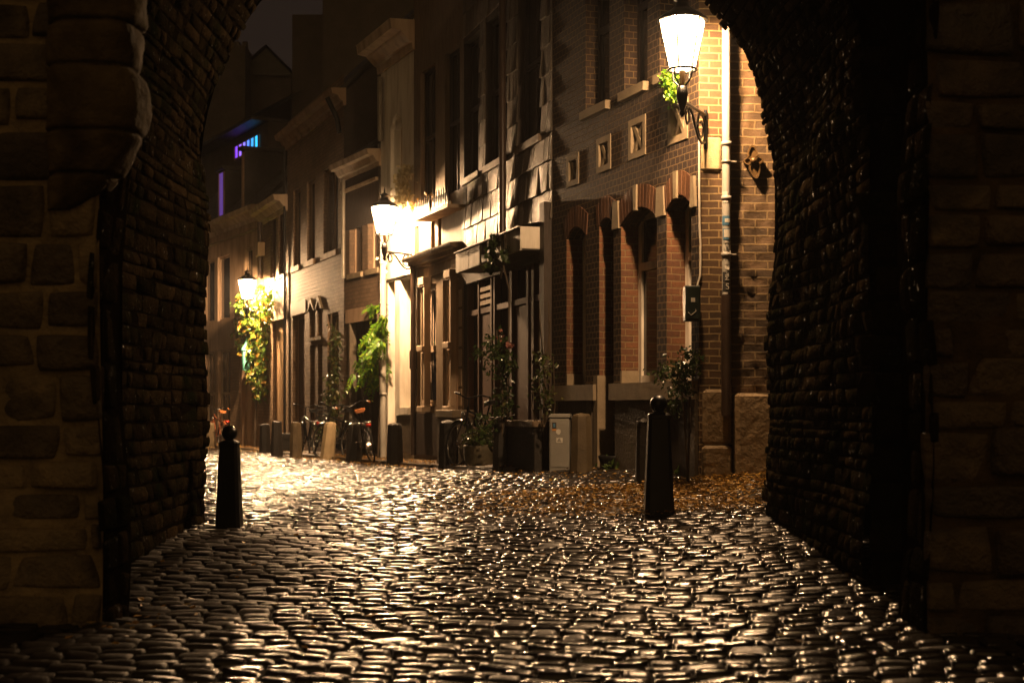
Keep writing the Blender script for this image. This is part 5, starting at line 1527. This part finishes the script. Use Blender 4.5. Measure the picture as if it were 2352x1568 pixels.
# ivy under the third lamp
P1_ = blob(FR1, [(584, 715, 34, 34, .04, .28, 9), (582, 775, 34, 50, .04, .22, 10), (592, 830, 22, 45, .03, .2, 7), (598, 890, 14, 40, .03, .22, 3), (556, 690, 10, 10, .3, .5, 1), (611, 690, 8, 24, .1, .4, 2)], 2600, 41, .09)
b_ = FR1.pt(FR1.u(598), .15, 0); b_.z = gz(b_.x, b_.y)
plant('wall_ivy', 'yellow green autumn ivy hanging below the farthest lamp', 'ivy', b_, [(P1_, (.10, .19), 'ivyA', 1, dict(droop=.5, facing=(-.3, -.6, .5)))],
      [([tuple(b_), tuple(FR1.pt(FR1.u(600), .12, 1.5)), tuple(FR1.pt(FR1.u(598), .12, 3.2))], .03), ([tuple(FR1.pt(FR1.u(599), .12, 2.2)), tuple(FR1.pt(FR1.u(580), .2, 3.0))], .02)])
# wisteria branch under the second lamp: pinnate leaves
r = np.random.default_rng(5); P_ = []; stems = []; V_ = []; F_ = []; nb = 0
base = FR4.pt(FR4.u(868, .25), .25, 0); base.z = gz(base.x, base.y)
top_ = FR4.pt(FR4.u(868, .3), .3, FR4.z(868, 720, .3))
stems.append(([tuple(base), tuple(base + Vector((.05, 0, 1.2))), tuple(top_)], .022))
br_ = [((886, 712), (868, 706), (846, 716)), ((886, 735), (872, 738), (856, 762)), ((874, 770), (860, 768), (826, 800)), ((870, 800), (852, 800), (812, 842)),
       ((868, 820), (846, 824), (806, 868)), ((868, 835), (852, 838), (828, 880)), ((868, 845), (862, 850), (850, 888)), ((876, 790), (868, 792), (846, 812)), ((878, 760), (874, 762), (862, 790)), ((872, 815), (870, 835), (868, 872))]
for bi, (A_, B_, C_) in enumerate(br_):
    w0 = .06 + .30 * ((bi * 37) % 10) / 10
    def bp(t):
        x = A_[0] * (1 - t) ** 2 + B_[0] * 2 * t * (1 - t) + C_[0] * t * t; y = A_[1] * (1 - t) ** 2 + B_[1] * 2 * t * (1 - t) + C_[1] * t * t
        x += 7; y -= 12
        return Vector(FR4.pt(FR4.u(x, w0), w0, FR4.z(x, y, w0)))
    stems.append(([tuple(bp(t)) for t in (0, .3, .6, 1)], .006))
    for f_ in range(10):
        f_ *= .66
        o = bp(.18 + .8 * f_ / 6); ang = r.uniform(-.5, .5)
        tg = (bp(min(1, .3 + .8 * f_ / 6)) - bp(.1 + .7 * f_ / 6)).normalized()
        d = (tg + Vector((r.normal(0, .35), r.normal(0, .5), -.55 + r.normal(0, .25)))).normalized(); Lf = r.uniform(.22, .36)
        sd = d.cross(Vector((r.normal(0, .25), -1, .5))).normalized()
        pts = [o, o + d * Lf * .5 + Vector((0, 0, .02)), o + d * Lf - Vector((0, 0, .04))]
        stems.append(([tuple(p_) for p_ in pts], .003))
        for k in range(1, 8):
            t = k / 7; q = pts[0] * (1 - t) ** 2 + pts[1] * 2 * t * (1 - t) + pts[2] * t * t
            for s_ in (-1, 1):
                L = .125 * (1 - .35 * t) * r.uniform(.8, 1.15); dd = (sd * s_ + d * .7 + Vector((0, 0, -.25 + r.normal(0, .12)))).normalized()
                cr = dd.cross(Vector((r.normal(0, .25), -.8, .6))).normalized()
                V_ += [q, q + dd * L * .5 + cr * L * .2, q + dd * L, q + dd * L * .5 - cr * L * .2]; F_.append([nb, nb + 1, nb + 2, nb + 3]); nb += 4
wt = empty('wisteria', tuple(base), 'bright green feathery wisteria branch below the second lamp', 'plant')
np_mesh('foliage', np.array([tuple(v) for v in V_]), np.array(F_), [M['wist']], wt, smooth=False)
mb = MB()
for pts, r_ in stems: mb.tube(pts, r_, 5)
mb.build('stem', M['stem'], wt)
# creeper on the pale brick house
P_ = blob(FR3, [(766, 900, 14, 90, .03, .2, 4), (772, 800, 8, 60, .02, .12, 1), (750, 985, 20, 30, .1, .4, 2)], 700, 51, .07)
b_ = FR3.pt(FR3.u(766), .12, 0); b_.z = gz(b_.x, b_.y)
plant('wall_creeper', 'sparse dark creeper at the right edge of the pale brick house', 'creeper', b_, [(P_, (.06, .12), 'ivyD', 2, dict(droop=.4))], [([tuple(b_), tuple(FR3.pt(FR3.u(766), .1, 1.6)), tuple(FR3.pt(FR3.u(770), .08, 3))], .02)])
# climbing rose before the slate house
P_ = blob(FR7, [(1138, 795, 26, 30, .35, .6, 4), (1150, 850, 24, 50, .3, .6, 5), (1155, 930, 20, 50, .3, .55, 4), (1120, 985, 30, 26, .4, .75, 3), (1110, 815, 22, 22, .4, .6, 1)], 560, 61, .05)
b_ = FR7.pt(FR7.u(1152, .5), .5, 0); b_.z = gz(b_.x, b_.y)
Q_ = blob(FR7, [(1149, 772, 5, 5, .5, .55, 1), (1170, 792, 4, 4, .5, .55, 1)], 34, 62, .02)
plant('climbing_rose', 'dark climbing rose with two pink blooms before the slate house', 'rose', b_, [(P_, (.05, .09), 'rose', 3, dict(droop=.2)), (Q_, (.04, .06), 'petal', 4, dict(aspect=1.0))],
      [([tuple(b_), tuple(FR7.pt(FR7.u(1155, .5), .5, 1.2)), tuple(FR7.pt(FR7.u(1140, .45), .45, 2.1))], .016), ([tuple(b_), tuple(FR7.pt(FR7.u(1165, .45), .45, 1.0)), tuple(FR7.pt(FR7.u(1170, .45), .45, 2.6)), tuple(FR7.pt(FR7.u(1145, .45), .45, 3.2))], .012)])
# vine across the canopy
P_ = blob(FR7, [(1135, 575, 17, 40, .38, .46, 3), (1160, 560, 8, 30, .38, .46, 1), (1130, 610, 12, 15, .38, .44, 2)], 130, 71, .03)
b_ = FR7.pt(FR7.u(1150, .42), .42, FR7.z(1150, 640, .42))
plant('canopy_vine', 'thin dark vine with broad leaves across the white canopy', 'vine', b_, [(P_, (.07, .12), 'rose', 5, dict(aspect=.9, facing=(-.9, -.3, .2)))],
      [([tuple(b_), tuple(FR7.pt(FR7.u(1150, .41), .41, FR7.z(1150, 580, .41))), tuple(FR7.pt(FR7.u(1126, .41), .41, FR7.z(1126, 545, .41)))], .008), ([tuple(b_), tuple(FR7.pt(FR7.u(1163, .41), .41, FR7.z(1163, 575, .41))), tuple(FR7.pt(FR7.u(1160, .41), .41, FR7.z(1160, 540, .41)))], .007)])
# shrub at the end of the shop
P_ = blob(FR7, [(1248, 850, 26, 40, .2, .5, 3), (1255, 920, 20, 40, .2, .45, 2)], 230, 81, .06)
b_ = FR7.pt(FR7.u(1250, .3), .3, 0); b_.z = gz(b_.x, b_.y)
st_ = []
for k in range(9):
    q = FR7.pt(FR7.u(1250 + random.uniform(-26, 22), .35), .35, random.uniform(1.5, 2.4)); st_.append(([tuple(b_), tuple((b_ + q) * .5 + Vector((random.uniform(-.1, .1), 0, .1))), tuple(q)], .009))
plant('bare_shrub', 'thin twiggy shrub against the white shop post', 'shrub', b_, [(P_, (.04, .08), 'ivyD', 6, dict(droop=.3))], st_)
# rose bush beside the right bollard
P_ = blob(FR8, [(1580, 830, 26, 26, .15, .4, 5), (1555, 880, 34, 26, .15, .4, 4), (1545, 930, 22, 22, .2, .4, 2), (1530, 850, 22, 18, .2, .4, 2)], 650, 91, .04)
b_ = FR8.pt(FR8.u(1580, .3), .3, 0); b_.z = gz(b_.x, b_.y)
plant('rose_bush', 'dark green rose bush at the brick corner behind the right bollard', 'rose', b_, [(P_, (.035, .07), 'rose', 7, dict(droop=.2))],
      [([tuple(b_), tuple(FR8.pt(FR8.u(1572, .3), .3, 1.0)), tuple(FR8.pt(FR8.u(1560, .3), .3, 1.5))], .014), ([tuple(b_), tuple(FR8.pt(FR8.u(1585, .3), .3, 1.2)), tuple(FR8.pt(FR8.u(1545, .3), .3, 1.25))], .01)])
# hanging plant below the first lamp
P_ = blob(FR8, [(1541, 178, 14, 20, .05, .25, 4), (1545, 212, 11, 18, .05, .2, 3)], 900, 95, .03)
b_ = FR8.pt(FR8.u(1541, .12), .12, FR8.z(1541, 160, .12))
plant('hanging_plant', 'green trailing plant on the upper sill behind the nearest lamp', 'plant', b_, [(P_, (.03, .055), 'wist', 8, dict(droop=.6))], [([tuple(b_), tuple(b_ - Vector((0, 0, .3)))], .008)])
# blossom by the arched window of the white house
P_ = blob(FR5, [(925, 440, 12, 34, .05, .2, 4), (930, 400, 6, 20, .05, .15, 1), (889, 596, 5, 14, .3, .42, .12)], 600, 96, .05)
b_ = FR5.pt(FR5.u(925, .1), .1, FR5.z(925, 485, .1))
plant('hanging_blossom', 'cream flowering plant hanging beside the arched window of the white house', 'plant', b_, [(P_, (.05, .09), 'whitefl', 9, dict(aspect=.9))], [([tuple(b_), tuple(b_ + Vector((0, 0, .6)))], .01)])
# trough plants and flower box plants
p = on_ground(1102, 1078) + Vector((0, .1, .33))
P_ = [(p.x + random.gauss(0, .11), p.y + random.gauss(0, .08), p.z + abs(random.gauss(0, .12))) for _ in range(260)]
plant('trough_plant', 'low dark leafy plant growing in the stone trough', 'plant', p, [(P_, (.05, .1), 'ivyD', 10, dict(droop=-.2))])
P_ = blob(FR6, [(960, 478, 14, 6, .1, .2, 1), (1000, 466, 22, 6, .1, .2, 1)], 200, 97, .04)
b_ = FR6.pt(FR6.u(985, .15), .15, FR6.z(985, 492, .15))
plant('ledge_plant', 'dry reddish plants behind the spikes of the flower ledge', 'plant', b_, [(P_, (.05, .1), 'litter', 11, dict(droop=-.6))])
# weeds
for i, (px, py, n, lab) in enumerate(((1276, 1078, 60, 'green weed tuft at the foot of the grey cabinet'), (1408, 1082, 30, 'small weed beside the dark oval tub'), (1452, 1074, 60, 'yellowish weed right of the dark oval tub'),
                                      (1580, 1092, 90, 'low weed patch below the rose bush'), (928, 1052, 50, 'small fern at the foot of the white house'))):
    p = on_ground(px, py)
    P_ = [(p.x + random.gauss(0, .06), p.y + random.gauss(0, .04), p.z + abs(random.gauss(0, .04))) for _ in range(n)]
    V, Fq = leaves_np(np.array(P_), (.05, .11), 300 + i, droop=-.5, aspect=.5)
    tag(np_mesh('weed', V, Fq, [M['weed']], smooth=False), lab, 'weed', 'weeds along the house fronts')

# fallen leaves
r = np.random.default_rng(15); Pl = []
def scatter(n, fx):
    for _ in range(n):
        x, y = fx()
        if x > facade_x(y) - .02 or (y < 11.5 and abs(x) > 2.4) or (x > 3.2): continue
        if r.random() > .35 + .65 * (.5 + .5 * math.sin(2.3 * x + 1.7 * y) * math.sin(3.1 * y - 1.3 * x)) : continue
        Pl.append((x, y, gz(x, y) + r.uniform(.02, .04)))
scatter(11000, lambda: (lambda y: (r.normal(1.6, .85), y))(11.7 + 2.45 * r.random() ** .7))
scatter(700, lambda: (r.normal(.5, .9), r.uniform(11.4, 17)))
for fr, n in ((FR8, 250), (FR7, 250), (FR6, 500), (FR5, 500), (FR4, 700), (FR3, 700), (FR2, 400), (FR1, 900)):
    def fx(fr=fr):
        q = fr.pt(r.uniform(0, min(fr.len, 6)), abs(r.normal(.45, .35)) + .03, 0); return q.x, q.y
    scatter(n, fx)
def fz_(): 
    return (r.normal(-1.85, .14), r.normal(6.9, .35))
scatter(70, fz_)
scatter(120, lambda: (r.uniform(-2.2, 2.0), r.uniform(6, 11.5)))
Pl = np.array(Pl)
# leaves near the houses lie on the raised pavement
V, Fq = leaves_np(Pl, (.028, .062), 16, droop=0, aspect=.7)
c = np.repeat(Pl, 4, 0); V[:, 2] = c[:, 2] + np.clip((V[:, 2] - c[:, 2]) * .35, -.012, .03)
near_w = np.repeat(np.array([1 if (p[1] > 17.9 and facade_x(p[1]) - p[0] < .62) else 0 for p in Pl]), 4); V[:, 2] += near_w * .055
tag(np_mesh('fallen_leaves', V, Fq, [M['litter']], smooth=False), 'wet orange leaves scattered along the house fronts', 'leaves', kind='stuff')

# ------------------------------------------------------------------ haze, sky, camera
hz = MB(); hz.box(-26, 16, -4, 60, -1.9, 24)
o = hz.build('haze', None or M['glass']); tag(o, kind='stuff')
mh = bpy.data.materials.new('night_mist'); mh.use_nodes = True; nt = mh.node_tree
nt.nodes.remove(nt.nodes['Principled BSDF'])
pv = nt.nodes.new('ShaderNodeVolumePrincipled'); pv.inputs['Density'].default_value = .0006; pv.inputs['Color'].default_value = (.92, .92, .95, 1); pv.inputs['Anisotropy'].default_value = .3
nt.links.new(pv.outputs[0], nt.nodes['Material Output'].inputs['Volume'])
o.data.materials[0] = mh

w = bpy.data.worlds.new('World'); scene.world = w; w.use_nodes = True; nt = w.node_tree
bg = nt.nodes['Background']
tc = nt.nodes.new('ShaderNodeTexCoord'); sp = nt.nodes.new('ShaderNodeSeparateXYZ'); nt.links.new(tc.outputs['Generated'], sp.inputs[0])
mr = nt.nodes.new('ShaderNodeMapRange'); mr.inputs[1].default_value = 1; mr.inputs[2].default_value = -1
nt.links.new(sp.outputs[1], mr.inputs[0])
rp_ = ramp(nt, mr.outputs[0], [(0, (.0150, .0098, .0074)), (.55, (.0150, .0098, .0074)), (1, (.26, .15, .055))])  # warm glow behind the camera, added to brighten the pier fronts
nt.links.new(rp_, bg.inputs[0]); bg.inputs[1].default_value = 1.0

cam = bpy.data.cameras.new('Camera'); co = bpy.data.objects.new('Camera', cam); COL.objects.link(co)
co.location = (0, 0, CZ); co.rotation_euler = (R(90), 0, 0)
cam.sensor_width = 36; cam.lens = 36 * FOC / 2352
cam.shift_y = (HY - 784) / 2352
cam.clip_start = .05; cam.clip_end = 1000
cam.dof.use_dof = True; cam.dof.focus_distance = 15; cam.dof.aperture_fstop = 3.2
scene.camera = co

vs = scene.view_settings; vs.view_transform = 'Standard'; vs.look = 'None'; vs.exposure = 0; vs.gamma = 1; vs.use_curve_mapping = False
cy = scene.cycles
cy.use_denoising = True
try: cy.denoiser = 'OPENIMAGEDENOISE'
except Exception: pass
cy.max_bounces = 6; cy.diffuse_bounces = 3; cy.glossy_bounces = 3; cy.transmission_bounces = 2; cy.volume_bounces = 0
cy.sample_clamp_indirect = 4; cy.caustics_reflective = False; cy.caustics_refractive = False
